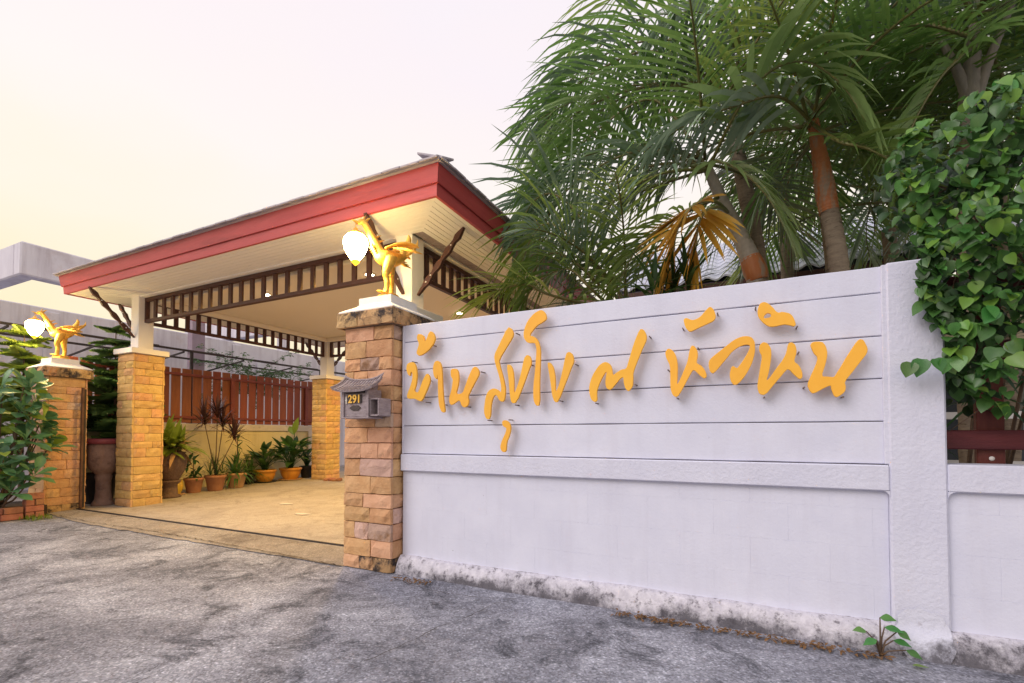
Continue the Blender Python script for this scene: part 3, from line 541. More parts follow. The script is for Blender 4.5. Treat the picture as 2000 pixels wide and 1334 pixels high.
for (nm, loops, pins), lab in zip(LETTERS, LLAB):
    cu = bpy.data.curves.new('c', 'CURVE'); cu.dimensions = '2D'; cu.fill_mode = 'BOTH'; cu.extrude = .0075; cu.bevel_depth = .0018; cu.bevel_resolution = 1
    x0 = min(p[0] for p in loops[0])/1000; z0 = min(p[1] for p in loops[0])/1000
    for lp in loops:
        sp = cu.splines.new('POLY'); sp.points.add(len(lp)-1); sp.use_cyclic_u = True
        for q, (x, z) in zip(sp.points, lp): q.co = (x/1000-x0, z/1000-z0, 0, 1)
    tmp = bpy.data.objects.new('tmp', cu); COL.objects.link(tmp)
    bpy.context.view_layer.update(); dg.update()
    me = bpy.data.meshes.new_from_object(tmp.evaluated_get(bpy.context.evaluated_depsgraph_get()))
    bpy.data.objects.remove(tmp)
    me.transform(Matrix.Rotation(PI/2, 4, 'X'))
    me.materials.clear(); me.materials.append(M['gold_paint'])
    root = thing('sign_letter', lab, 'letter', (x0, 3.157, z0), 'gold letters on the white wall', world=False)
    o = link('letter_face', me, root)
    for (px, pz) in pins:
        b = MB(); b.tube([(px/1000-x0,-.002,pz/1000-z0),(px/1000-x0,.068,pz/1000-z0)], .0045, 6)
        b.build('standoff_pin', 'pin', root)

# ================================================================== stone pillars
def stone_mesh(i):
    random.seed(100+i); b = MB(); nx_, nz_ = 5, 3
    for k in range(nz_):
        for j in range(nx_):
            edge = j in (0,nx_-1) or k in (0,nz_-1)
            y = -(rnd(.020,.032) if edge else rnd(.028,.048))
            jx = 0 if j in (0,nx_-1) else rnd(-.06,.06); jz = 0 if k in (0,nz_-1) else rnd(-.14,.14)
            b.v.append((-.5+j/(nx_-1)+jx+(rnd(0,.012) if j==0 else rnd(-.012,0) if j==nx_-1 else 0), y, -.5+k/(nz_-1)+jz+(rnd(0,.05) if k==0 else rnd(-.05,0) if k==nz_-1 else 0)))
    for k in range(nz_-1):
        for j in range(nx_-1):
            a = k*nx_+j; b.f.append((a,a+1,a+nx_+1,a+nx_))
    q = len(b.v); b.v += [(-.5,.0,-.5),(.5,.0,-.5),(.5,.0,.5),(-.5,.0,.5)]
    bot = list(range(nx_)); top = list(range((nz_-1)*nx_, nz_*nx_)); lf = [k*nx_ for k in range(nz_)]; rt = [k*nx_+nx_-1 for k in range(nz_)]
    b.f += [tuple(bot+[q+1,q]), tuple(top+[q+2,q+3]), tuple(lf+[q+3,q]), tuple(rt+[q+2,q+1])]
    return b
STONES = {k: [stone_mesh(i).mesh('brick', 'stone_'+k) for i in range(12)] for k in 'abcdy'}
random.seed(21)
def pillar_bricks(parent, cx, cy, half, z0, z1, nc, faces='frbl', pal='aaaabbbd', wide=.26, joint=.0022):
    hc = half-.032; zc = z0; hs = [rnd(.8,1.2) for _ in range(nc)]; sm = sum(hs); out = []
    for c in range(nc):
        h = hs[c]/sm*(z1-z0)
        for fc in faces:
            rz = {'f': 0, 'r': PI/2, 'b': PI, 'l': -PI/2}[fc]
            span = half-.004 if fc in 'fb' else hc-.001
            cuts = [-span]
            k = 1 if rnd(0,1) < .2 else (3 if 2*span > .5 and rnd(0,1) < .45 else 2)
            base = (c % 2)*.16-.08
            for q in range(1, k): cuts.append(-span+2*span*(q/k)+base*span*2+rnd(-.09,.09)*span*2)
            cuts.append(span)
            for a0, a1 in zip(cuts[:-1], cuts[1:]):
                me = random.choice(STONES[random.choice(pal)])
                o = bpy.data.objects.new('brick', me); COL.objects.link(o); o.parent = parent
                if parent.name in WORLD: o.matrix_parent_inverse = Matrix.Translation(-parent.location)
                mid = (a0+a1)/2
                off = Vector((mid, -hc, 0)); off.rotate(Matrix.Rotation(rz, 3, 'Z'))
                o.location = (cx+off.x, cy+off.y, zc+h/2)
                o.rotation_euler = (rnd(-.006,.006), rnd(-.004,.004), rz)
                o.scale = (a1-a0-joint, rnd(.85,1.15), h-joint)
                out.append(o)
        zc += h
    return out
def gate_pillar(label, cx, cy, half, ztop, capz):
    t = thing('stone_pillar', label, 'pillar', (cx,cy,0), 'stone gate pillars topped by golden swans')
    b = MB(); b.box(cx-half+.03,cx+half-.03,cy-half+.03,cy+half-.03,-.02,ztop+.01); b.build('core', 'mortar', t)
    br = pillar_bricks(t, cx, cy, half, 0, ztop, 16)
    for o in br:      # mould on the stones at the foot
        if o.location.z < .22 and rnd(0,1) < (.55 if o.location.z < .1 else .2): o.data = random.choice(STONES['c'])
    b = MB(); b.box(cx-half-.0,cx+half+.0,cy-half-.0,cy+half,ztop,capz); b.build('core', 'mortar', t)
    pillar_bricks(t, cx, cy, half+.052, ztop+.002, capz, 1, pal='c')
    # white moulded cap: flared slope then a block
    b = MB(); prof = [(half+.035,capz),(half+.035,capz+.012),(half-.02,capz+.045),(half-.075,capz+.075),(half-.075,capz+.085),(half-.085,capz+.09),(half-.085,capz+.15)]
    for r, z in prof: b.v += [(cx-r,cy-r,z),(cx+r,cy-r,z),(cx+r,cy+r,z),(cx-r,cy+r,z)]
    for i in range(len(prof)-1):
        for k in range(4): b.f.append((4*i+k,4*i+(k+1)%4,4*i+4+(k+1)%4,4*i+4+k))
    q = 4*(len(prof)-1); b.f += [(q,q+1,q+2,q+3),(3,2,1,0)]
    b.build('cap', 'whitecap', t)
    return t
P1X, P1Y = -2.882, 3.365
gate_pillar('sandstone gate pillar joined to the white wall, carrying the mailbox', P1X, P1Y, .265, 2.07, 2.205)
PLX, PLY = -9.37, 3.49
gate_pillar('sandstone gate pillar at the far left beside the leafy shrub', PLX, PLY, .25, 2.0, 2.14)

# ================================================================== golden swan lamps
def loft(b, rings):
    """rings: (centre, axis u, axis v, ru, rv)"""
    n = 14; base = len(b.v)
    for c, u, v, ru, rv in rings:
        c = Vector(c)
        for k in range(n):
            a = 2*PI*k/n; b.v.append(tuple(c+Vector(u)*math.cos(a)*ru+Vector(v)*math.sin(a)*rv))
    for i in range(len(rings)-1):
        for k in range(n):
            a = base+i*n+k; q = base+i*n+(k+1)%n; b.f.append((a,q,q+n,a+n))
    b.f.append(tuple(base+k for k in range(n))[::-1]); b.f.append(tuple(base+(len(rings)-1)*n+k for k in range(n)))
def smooth_path(pts, n):
    """Catmull-Rom through (x,z,r) tuples"""
    out = []
    P = [pts[0]]+list(pts)+[pts[-1]]
    for i in range(1, len(P)-2):
        for k in range(n):
            t = k/n
            out.append(tuple(.5*((2*P[i][q])+(-P[i-1][q]+P[i+1][q])*t+(2*P[i-1][q]-5*P[i][q]+4*P[i+1][q]-P[i+2][q])*t*t+(-P[i-1][q]+3*P[i][q]-3*P[i+1][q]+P[i+2][q])*t**3) for q in range(len(P[0]))))
    out.append(tuple(pts[-1])); return out
def make_swan():
    t = thing('swan_lamp', 'golden swan statue holding a lit lamp on the pillar with the mailbox', 'lamp', group='golden swan lamps on the gate pillars', world=False)
    b = MB(); b.lathe([(.105,0),(.115,.012),(.112,.028),(.092,.038),(.098,.05),(.085,.062),(.05,.066)], 20, wob=.035); b.build('base', 'gold', t, smooth=True)
    b = MB()
    # tail-body-neck-head as one swept body
    path = smooth_path([(.17,.50,.012),(.12,.475,.045),(.04,.45,.082),(-.045,.455,.088),(-.09,.50,.058),(-.125,.58,.042),(-.17,.67,.034),(-.215,.755,.030),(-.245,.782,.028),(-.275,.765,.022),(-.31,.775,.010),(-.335,.785,.004)], 5)
    rings = []
    for i, (x, z, r) in enumerate(path):
        a = path[max(i-1,0)]; c = path[min(i+1,len(path)-1)]
        tg = Vector((c[0]-a[0],0,c[1]-a[1])).normalized(); up = Vector((0,1,0)).cross(tg)
        rings.append(((x,0,z),(0,1,0),tuple(up),r*.86,r))
    loft(b, rings)
    for s in (-1,1):      # legs
        sx_ = .034*s
        lp = smooth_path([(.01,.44,.058),(.005,.36,.05),(-.005,.27,.035),(.005,.18,.026),(.0,.10,.026),(-.01,.06,.034)], 4)
        loft(b, [((x+sx_*min(1,(.46-z)/.2),s*(.05+.012*(z<.2)),z),(1,0,0),(0,1,0),r,r) for x,z,r in lp])
        loft(b, [((x+sx_,s*.055,.075),(0,1,0),(0,0,1),r,r*.6) for x,r in ((-.085,.008),(-.06,.018),(-.02,.024),(.02,.018))])
    # crest and chest ornament
    for x,z,dx,dz,r in ((-.215,.79,.05,.05,.014),(-.235,.79,.02,.06,.012),(-.10,.60,.06,.03,.014),(-.12,.645,.05,.03,.012)):
        b.tube([(x,0,z),(x+dx*.5,0,z+dz*.6),(x+dx,0,z+dz)], [r,r*.7,.002], 8)
    for k in range(5): b.tube([(-.122-.01*k,-.045,.47+.02*k),(-.122-.01*k,.0,.455+.02*k),(-.122-.01*k,.045,.47+.02*k)], .010, 6)
    b.build('body', 'gold', t, smooth=True)
    for s in (-1,1):      # raised wings
        b = MB()
        wp = smooth_path([(-.05,.52,.022),(.03,.555,.04),(.11,.572,.046),(.19,.565,.036),(.245,.545,.010)], 5)
        loft(b, [((x,s*(.06+.25*(x+.05)),z),(0,1,0),(0,0,1),r,r*.42) for x,z,r in wp])
        for k in range(4): b.tube([(.02+.03*k,s*(.08+.02*k),.53-.008*k),(.12+.028*k,s*(.11+.02*k),.515-.012*k),(.19+.025*k,s*(.13+.015*k),.525-.02*k)], [.014,.012,.003], 6)
        b.build('wing', 'gold', t, smooth=True)
    b = MB()      # flame tail standing up
    tp = smooth_path([(.13,.49,.04),(.155,.56,.046),(.165,.62,.036),(.185,.665,.026),(.19,.70,.02),(.185,.735,.004)], 5)
    loft(b, [((x,0,z),(1,0,0),(0,1,0),r,r*.6) for x,z,r in tp])
    for k in range(5):
        a = -.7+.35*k; b.tube([(.15,0,.5+.02*k),(.20+.02*k,.04*math.sin(a*3),.53+.03*k),(.235+.012*k,.03*math.sin(a*3),.575+.035*k)], [.022,.015,.003], 7)
    b.build('tail', 'gold', t, smooth=True)
    b = MB(); b.tube([(-.30,0,.768),(-.30,0,.70)], .004, 6); b.build('chain', 'gold', t)
    b = MB(); b.lathe([(.006,.712),(.018,.70),(.022,.682),(.045,.665),(.066,.648),(.078,.632),(.07,.622),(.03,.62)], 20, (-.30,0,0), wob=.03); b.build('lamp_crown', 'gold', t, smooth=True)
    b = MB(); b.lathe([(.02,.628),(.08,.620),(.102,.59),(.108,.55),(.100,.50),(.080,.45),(.055,.405),(.034,.375),(.01,.370)], 24, (-.30,0,0))
    g_ = b.build('lamp_globe', 'globe', t, smooth=True)
    b = MB(); b.lathe([(.034,.376),(.040,.366),(.030,.350),(.016,.335),(.004,.322)], 16, (-.30,0,0)); b.build('lamp_tip', 'globetip', t, smooth=True)
    return t
sw = make_swan(); sw.location = (P1X-.0,P1Y,2.355); sw.rotation_euler = (0,0,R(52)); sw.scale = (.97,1.15,.88)
sw2 = copy_tree(sw); sw2.location = (PLX,PLY,2.29); sw2.rotation_euler = (0,0,R(64))
sw2['label'] = 'golden swan statue holding a lit lamp on the far left pillar'

# ================================================================== mailbox
mb = thing('mailbox', 'weathered grey wooden mailbox numbered 291 hung on the stone pillar', 'mailbox', (-2.885,3.0,1.28))
b = MB(); b.box(-3.03,-2.755,2.935,3.085,1.292,1.515,.003); b.build('body', 'greywood', mb)
for x in (-3.037,-2.772):
    b = MB(); b.box(x,x+.024,2.922,2.9345,1.285,1.515,.002); b.build('corner_post', 'greywood', mb)
b = MB(); b.box(-3.045,-2.74,2.918,3.09,1.278,1.2915,.003); b.build('floor_board', 'greywood', mb)
b = MB(); b.box(-2.995,-2.795,2.926,2.9345,1.482,1.500); b.build('slot', 'darkwood', mb)
# curved gable roof with tile ribs
b = MB(); n = 8; sec = [(2.875,1.505),(2.91,1.520),(2.95,1.540),(2.99,1.568),(3.02,1.598)]
def rz_(u): return .026*abs(u)**3
us = [-1+2*k/n for k in range(n+1)]
for u in us:
    for y, z in sec: b.v.append((-2.89+u*.215*(1-(y-2.875)*.55), y, z+rz_(u)))
    for y, z in sec[::-1]: b.v.append((-2.89+u*.215*(1-(y-2.875)*.55), y+.006, z+rz_(u)-.014))
m = 2*len(sec)
for k in range(n):
    for q in range(m): b.f.append((k*m+q,k*m+(q+1)%m,(k+1)*m+(q+1)%m,(k+1)*m+q))
b.f += [tuple(range(m)), tuple(n*m+q for q in range(m))]
rf = b.build('roof', 'greywood', mb)
for j in range(13):
    u = -.92+1.84*j/12
    b = MB(); b.tube([(-2.89+u*.215*(1-(y-2.875)*.55), y-.002, z+rz_(u)+.003) for y, z in sec], .005, 5); b.build('tile_rib', 'greywood', rf)
b = MB(); b.tube([(-2.89+u*.2*(1.0), 3.02, 1.603+.035*abs(u)**3) for u in us], [.010]*9, 6); b.build('ridge', 'greywood', rf)
for s in (-1,1):
    b = MB(); b.tube([(-2.89+s*.215*(1-(y-2.875)*.55), y-.006, z+.03) for y, z in sec]+[(-2.89+s*.205,3.03,1.655)], [.008]*5+[.004], 6); b.build('gable_board', 'greywood', rf)
b = MB(); b.box(-2.952,-2.80,2.985,3.095,1.515,1.57); b.build('roof_block', 'greywood', mb)
# newspaper holder on the right
b = MB(); b.box(-2.7535,-2.742,2.94,3.085,1.30,1.44,.002); b.box(-2.668,-2.655,2.94,3.085,1.30,1.44,.002); b.box(-2.742,-2.668,2.94,3.085,1.296,1.31); b.box(-2.742,-2.668,2.94,3.085,1.43,1.442)
b.build('newspaper_holder', 'greywood', mb)
b = MB(); b.box(-2.741,-2.669,3.06,3.084,1.3105,1.4295); b.build('holder_back', 'darkwood', mb)
# plaque
b = MB(); pl = []
for k in range(24):
    a = 2*PI*k/24; rr = 1+.10*math.cos(a*6); pl.append((-2.895+.055*rr*math.cos(a), 1.365+.022*rr*math.sin(a)))
b.prism(pl, 'y', 2.927, 2.934); b.build('plaque', 'darkwood', mb)
b = MB(); b.box(-2.975,-2.825,2.9255,2.9345,1.405,1.472); b.build('number_board', 'darkwood', mb)
def text_mesh(txt, size, ex, bold):
    cu = bpy.data.curves.new('t', 'FONT'); cu.body = txt; cu.size = size; cu.extrude = ex; cu.offset = bold; cu.align_x = 'CENTER'
    tmp = bpy.data.objects.new('tmp', cu); COL.objects.link(tmp); bpy.context.view_layer.update()
    me = bpy.data.meshes.new_from_object(tmp.evaluated_get(bpy.context.evaluated_depsgraph_get())); bpy.data.objects.remove(tmp)
    me.transform(Matrix.Rotation(PI/2, 4, 'X')); me.materials.clear(); me.materials.append(M['digit']); return me
for ch, dx in (('2',-.048),('9',0),('1',.045)):
    o = link('digit', text_mesh(ch, .092, .003, .0022), mb); o.location = (-2.893+dx, 2.9215, 1.407)
b = MB(); b.box(-2.995,-2.985,2.924,2.9345,1.40,1.46,.002); b.box(-3.0,-2.98,2.923,2.9345,1.425,1.435,.002); b.build('ornament', 'tree_white', mb)
mb.location.x += .045
# ================================================================== carport
cp = thing('carport', 'open carport with red fascia, cream soffit and stone-based posts', 'carport', (-6.05,6.2,0))
PXL, PXR, PYF, PYB = -8.76, -3.36, 4.28, 8.10
ZS = 3.36
OX0, OX1, OY0, OY1 = -9.56, -2.51, 3.58, 8.86
random.seed(33)
BR = None
for (px, py, fc) in ((PXL,PYF,'frbl'),(PXR,PYF,'fr'),(PXL,PYB,'fr'),(PXR,PYB,'')):
    z0 = FZ(py-.2); zt = 2.42
    b = MB(); b.box(px-.20,px+.20,py-.20,py+.20,z0-.03,zt); base = b.build('stone_base', 'mortar', cp)
    if fc: pillar_bricks(base, px, py, .23, z0, zt, 19, fc, pal='yyyya', joint=.002)
    else:
        bb = MB(); z = z0
        while z < zt-.05:
            for s_ in (-1,1):
                bb.box(px-.228,px-.003,py+s_*.20,py+s_*.228,z+.002,z+.122,.004); bb.box(px+.003,px+.228,py+s_*.20,py+s_*.228,z+.002,z+.122,.004)
                bb.box(px+s_*.20,px+s_*.228,py-.198,py+.198,z+.002,z+.122,.004)
            z += .125
        bb.build('brick_facing', 'stone_a', base, kind='stuff')
    b = MB(); b.box(px-.27,px+.27,py-.27,py+.27,zt+.001,zt+.085,.006); b.build('cap_slab', 'postpaint', cp)
    b = MB(); b.box(px-.11,px+.11,py-.11,py+.11,zt+.085,ZS+.02,.006); b.build('post', 'postpaint', cp)
# soffit of mitred boards
def ring(b, o, i, z0, z1):
    a = [(OX0+o,OY0+o),(OX1-o,OY0+o),(OX1-o,OY1-o),(OX0+o,OY1-o)]
    c = [(OX0+i,OY0+i),(OX1-i,OY0+i),(OX1-i,OY1-i),(OX0+i,OY1-i)]
    for k in range(4):
        p = [a[k],a[(k+1)%4],c[(k+1)%4],c[k]]
        b.prism(p, 'z', z0, z1)
soff = MB(); q = .03
while q < .60:
    ring(soff, q+.003, q+.069, ZS, ZS+.015); q += .072
soff.build('soffit_boards', 'cream', cp, kind='stuff')
b = MB(); b.add([(OX0+.02,OY0+.02,ZS+.016),(OX1-.02,OY0+.02,ZS+.016),(OX1-.02,OY1-.02,ZS+.016),(OX0+.02,OY1-.02,ZS+.016)], [(0,1,2,3)]); b.build('soffit_backing', 'greywood', cp)
# beam above the frieze and inner ceiling with cornice
for (x0,x1,y0,y1) in ((PXL-.11,PXR+.11,PYF-.10,PYF+.10),(PXL-.11,PXR+.11,PYB-.10,PYB+.10),(PXL-.10,PXL+.10,PYF+.101,PYB-.101),(PXR-.10,PXR+.10,PYF+.101,PYB-.101)):
    b = MB(); b.box(x0,x1,y0,y1,ZS-.012,ZS+.012,.003); b.build('beam', 'cream', cp)
b = MB(); b.box(PXL+.10,PXR-.10,PYF+.10,PYB-.10,ZS+.0005,ZS+.014); b.build('ceiling_panel', 'ceil', cp)
for k,(x0,x1,y0,y1) in enumerate(((PXL+.101,PXR-.101,PYF+.101,PYF+.19),(PXL+.101,PXR-.101,PYB-.19,PYB-.101),(PXL+.101,PXL+.19,PYF+.191,PYB-.191),(PXR-.19,PXR-.101,PYF+.191,PYB-.191))):
    b = MB(); b.box(x0,x1,y0,y1,ZS-.085,ZS+.0,.012); b.build('cornice', 'ceil', cp)
# friezes: rails and uprights
def frieze(axis, fixed, a0, a1, pitch, zt=3.345, zb=2.945):
    f = MB()
    def bx(u0,u1,z0,z1,t,bv=.003):
        m = MB()
        if axis == 'x': m.box(u0,u1,fixed-t,fixed+t,z0,z1,bv)
        else: m.box(fixed-t,fixed+t,u0,u1,z0,z1,bv)
        return m
    fr = bx(a0,a1,zt-.055,zt,.03).build('frieze', 'frieze', cp)
    bx(a0,a1,zb,zb+.05,.03).build('rail', 'frieze', fr)
    bx(a0,a0+.045,zb+.0505,zt-.0555,.029).build('upright', 'frieze', fr); bx(a1-.045,a1,zb+.0505,zt-.0555,.029).build('upright', 'frieze', fr)
    n = round((a1-a0-.045)/pitch); 
    for k in range(1, n):
        u = a0+.0225+(a1-a0-.045)*k/n
        bx(u-.034,u+.034,zb+.0505,zt-.0555,.016).build('upright', 'frieze', fr)
frieze('x', PYF, PXL+.111, PXR-.111, .235)
frieze('x', PYB, PXL+.111, PXR-.111, .235)
frieze('y', PXL, PYF+.111, PYB-.111, .19)
frieze('y', PXR, PYF+.111, PYB-.111, .178)
# carved brackets
def bracket(px, py, dx, dy):
    """a carved strut leaning out from the post to the soffit"""
    n = 15; L = Vector((.62,.655)); b = MB()
    pts = []
    for k in range(n+1):
        t = k/n; u = .0+.60*t; z = 2.70+.655*t
        wv = .027+.011*math.cos(t*PI*9)
        if t < .12: wv *= .15+t*7
        if t > .9: wv *= .2+(1-t)*8
        pts.append((u, z, max(.004,wv)))
    d2 = Vector((.60,.655)).normalized(); nn = Vector((-d2.y,d2.x))
    for u, z, wv in pts:
        for s_ in (-1,1):
            uu = u+nn.x*wv*s_+.115; zz = min(z+nn.y*wv*s_, ZS-.004)
            for h in (-.02,.02):
                X_ = px+dx*uu+(h if dx == 0 else 0); Y_ = py+dy*uu+(h if dy == 0 else 0)
                b.v.append((X_,Y_,zz))
    for k in range(n):
        a = 4*k
        for q in ((0,1,5,4),(2,6,7,3),(0,4,6,2),(1,3,7,5)): b.f.append(tuple(a+i for i in q))
    b.f += [(0,2,3,1),(4*n,4*n+1,4*n+3,4*n+2)]
    br = b.build('bracket', 'frieze', cp)
    for t in (.2,.3,.74):      # screws
        s = MB(); s.lathe([(.0,0),(.009,0),(.007,.004),(.0,.005)], 8); o = s.build('screw', 'whiteframe', br)
        uu = .60*t+.115; h = .021
        if dx == 0: o.location = (px+h, py+dy*uu, 2.70+.655*t); o.rotation_euler = (0,PI/2,0)
        else: o.location = (px+dx*uu, py-h, 2.70+.655*t); o.rotation_euler = (PI/2,0,0)
for px, sx in ((PXL,-1),(PXR,1)):
    for py, sy in ((PYF,-1),(PYB,1)):
        bracket(px, py, sx, 0); bracket(px, py, 0, sy)
# fascia boards: a lower band and a taller upper band leaning out
def fascia(name, o0, o1, z0, z1, th, m='fascia'):
    c = lambda e: [(OX0-e,OY0-e),(OX1+e,OY0-e),(OX1+e,OY1+e),(OX0-e,OY1+e)]
    A, B, A2, B2 = c(o0), c(o1), c(o0-th), c(o1-th)
    for k in range(4):
        j = (k+1)%4; b = MB()
        b.v = [(*A[k],z0),(*A[j],z0),(*B[j],z1),(*B[k],z1),(*A2[k],z0),(*A2[j],z0),(*B2[j],z1),(*B2[k],z1)]
        b.f = [(0,1,2,3),(7,6,5,4),(0,4,5,1),(3,2,6,7),(0,3,7,4),(1,5,6,2)]
        b.build(name, m, cp)
fascia('fascia_board', .0, .008, ZS-.012, ZS+.098, .03)
fascia('fascia_board', .026, .052, ZS+.1, ZS+.262, .05)
# hip roof of tile courses
RZ = ZS+.266; ridge_h = 1.05; EO = .085
cx0, cx1, cy0, cy1 = OX0-EO, OX1+EO, OY0-EO, OY1+EO
half = (cy1-cy0)/2; nC = 12
b = MB()
for c in range(nC):
    t0, t1 = c/nC, (c+1)/nC
    for k in range(4):
        def pt(t, kk, dz):
            e = half*t; xx = [(cx0+e,cy0+e),(cx1-e,cy0+e),(cx1-e,cy1-e),(cx0+e,cy1-e)][kk]
            return (xx[0],xx[1],RZ+ridge_h*t+dz)
        j = (k+1)%4
        n0 = len(b.v)
        b.v += [pt(t0,k,.028),pt(t0,j,.028),pt(t1,j,.008),pt(t1,k,.008),pt(t0,k,0),pt(t0,j,0)]
        b.f += [(n0,n0+1,n0+2,n0+3),(n0+4,n0+5,n0+1,n0)]
roof = b.build('roof', 'roof', cp)
b = MB(); b.add([(cx0,cy0,RZ-.003),(cx1,cy0,RZ-.003),(cx1,cy1,RZ-.003),(cx0,cy1,RZ-.003)], [(0,1,2,3)]); b.build('eave_board', 'roof', roof)
# eave tiles lipping over the fascia
n = 34
for i in range(n):
    x0 = cx0+(cx1-cx0)*i/n; x1 = cx0+(cx1-cx0)*(i+1)/n
    b = MB(); b.box(x0+.004,x1-.004,cy0-.03,cy0+.25,RZ+.012+(i%2)*.004,RZ+.034+(i%2)*.004,.004)
    for j,v in enumerate(b.v): b.v[j] = (v[0],v[1],v[2]+(v[1]-cy0)*ridge_h/half)
    b.build('tile', 'roof', roof)
n = 26
for i in range(n):
    y0 = cy0+(cy1-cy0)*i/n; y1 = cy0+(cy1-cy0)*(i+1)/n
    b = MB(); b.box(cx1-.25,cx1+.03,y0+.004,y1-.004,RZ+.012+(i%2)*.004,RZ+.034+(i%2)*.004,.004)
    for j,v in enumerate(b.v): b.v[j] = (v[0],v[1],v[2]+(cx1-v[0])*ridge_h/half)
    b.build('tile', 'roof', roof)
# hip caps
for (hx, hy, sx, sy) in ((cx1,cy0,-1,1),(cx0,cy0,1,1)):
    for k in range(9):
        s0 = .10+k*.30; s1 = s0+.34
        b = MB(); pr = [(-.075,-.055),(-.06,-.015),(.0,.035),(.06,-.015),(.075,-.055)]
        for ss, lift in ((s0,.012),(s1,-.004)):
            zc = RZ+.02+ss*ridge_h/half+lift
            for u, z in pr: b.v.append((hx+sx*ss+u*sy*.72, hy+sy*ss-u*sx*.72*1, zc+z))
        b.f = [(i,i+1,i+6,i+5) for i in range(4)]+[(0,1,2,3,4),(9,8,7,6,5),(0,5,9,4)]
        b.build('hip_cap', 'roof', roof)
# downlights in the ceiling
for k,(x, y) in enumerate(((-6.74,4.99),(-4.61,4.99),(-6.74,7.3),(-4.61,7.3))):
    lab = ['small lit ceiling downlight seen through the middle of the front frieze','small lit ceiling downlight seen beside the legs of the golden swan',
           'lit ceiling downlight at the back left of the carport','lit ceiling downlight at the back right of the carport'][k]
    t = thing('downlight', lab, 'ceiling light', (x,y,ZS-.001), 'downlights in the carport ceiling')
    b = MB(); b.lathe([(.075,0),(.078,-.008),(.06,-.012),(.058,-.001)], 18, (x,y,ZS-.001)); b.build('trim_ring', 'whiteframe', t, smooth=True)
    b = MB(); b.lathe([(.0,-.030),(.03,-.026),(.045,-.014),(.05,-.002)], 16, (x,y,ZS-.001)); b.build('bulb', 'dl', t, smooth=True)
    ld = bpy.data.lights.new('downlight_lamp', 'SPOT'); ld.energy = 85; ld.spot_size = R(165); ld.spot_blend = .6; ld.color = (1,.61,.13); ld.shadow_soft_size = .06
    lo = bpy.data.objects.new('lamp', ld); COL.objects.link(lo); lo.parent = t; lo.location = (0,0,-.06)

# ================================================================== side boundary: low wall and plank fence
lw = thing('low_wall', 'cream yellow rendered low wall behind the row of pots', 'wall', (-10.05,6.5,0))
b = MB(); b.box(-10.13,-10.0,3.75,9.6,-.02,1.22,.004); b.build('wall_face', 'yellowwall', lw)
b = MB(); b.box(-10.16,-9.965,3.74,9.6,1.221,1.365,.006); b.build('coping', 'coping', lw)
for y in (4.75,8.62):
    b = MB(); b.box(-10.0,-9.95,y,y+.24,-.02,1.2195,.004); b.build('pier', 'coping', lw)
pf = thing('plank_fence', 'red brown vertical plank fence standing on the low wall', 'fence', (-10.05,6.5,1.37))
random.seed(5); y = 3.80
while y < 9.5:
    w_ = .168+rnd(-.004,.004); dz = rnd(-.006,.006)
    b = MB(); x0 = -10.06+rnd(-.002,.002); b.box(x0,x0+.02,y,y+w_,1.375,2.47+dz+.018*(y-6)/1.5,.003); b.build('slat', 'slat', pf); y += .203
for z in (1.46,2.315):
    b = MB(); b.box(-10.038,-10.0,3.78,9.55,z,z+.05,.004); b.build('rail', 'frail', pf)
for y in (4.60,6.6,8.55):
    b = MB(); b.box(-10.037,-9.99,y,y+.09,1.366,2.36,.004); b.build('post', 'frail', pf)

# gate leaf folded against the left pillar
gt = thing('gate_post', 'thin dark brown steel gate stile beside the far left pillar', 'gate', (-9.03,3.63,0))
b = MB(); b.box(-9.055,-9.02,3.625,3.655,.03,1.86,.004); b.build('stile', 'rust', gt)
b = MB(); b.box(-9.105,-9.072,3.668,3.70,.03,1.84,.004); b.build('stile', 'steel', gt)
for z in (.35,1.1,1.62):
    b = MB(); b.box(-9.118,-9.02,3.656,3.6675,z,z+.03,.003); b.build('hinge_bar', 'steel', gt)

# ================================================================== neighbour's buildings on the left
nb = thing('neighbour_roof_slab', 'raw concrete roof box of the neighbouring building, far left', 'building', (-17,7,0))
b = MB(); b.box(-15.35,-15,4.82,12.2,4.86,5.64,.03); b.build('parapet', 'conc_n', nb)
b = MB(); b.box(-21,-15.3505,4.82,5.17,4.86,5.64,.03); b.build('parapet', 'conc_n', nb)
b = MB(); b.box(-21,-15.36,11.8,12.15,4.86,5.64,.03); b.build('parapet', 'conc_n', nb)
for (x,y) in ((-15.18,11.97),(-20.8,11.97),(-20.8,5.0)):
    b = MB(); b.box(x-.15,x+.15,y-.15,y+.15,0,4.86); b.build('column', 'conc_n', nb)
nw = thing('neighbour_wall', 'long raw concrete wall of the neighbour behind the plank fence', 'wall', (-13.1,8,0))
b = MB(); b.box(-13.25,-13.0,2.2,16,0,3.78,.02); b.build('wall_face', 'conc_n', nw)
for y in (4.55,8.6,12.4):
    b = MB(); b.box(-13.0,-12.96,y,y+.25,0,3.70,.01); b.build('pilaster', 'conc_n', nw)
np_ = thing('neighbour_post', 'purplish concrete post rising behind the plank fence', 'post', (-12.1,7.1,0))
b = MB(); b.box(-12.2,-12.0,6.93,7.24,0,4.1,.012); b.build('shaft', 'post_n', np_)
nf = thing('awning_frame', 'dark steel awning frame with pale sheets behind the plank fence', 'awning', (-12,7,0))
for x in (-10.75,-11.9):
    b = MB(); b.box(x-.02,x+.02,2.6,13,2.93,2.97); b.build('rail', 'steel', nf)
yy = 2.8
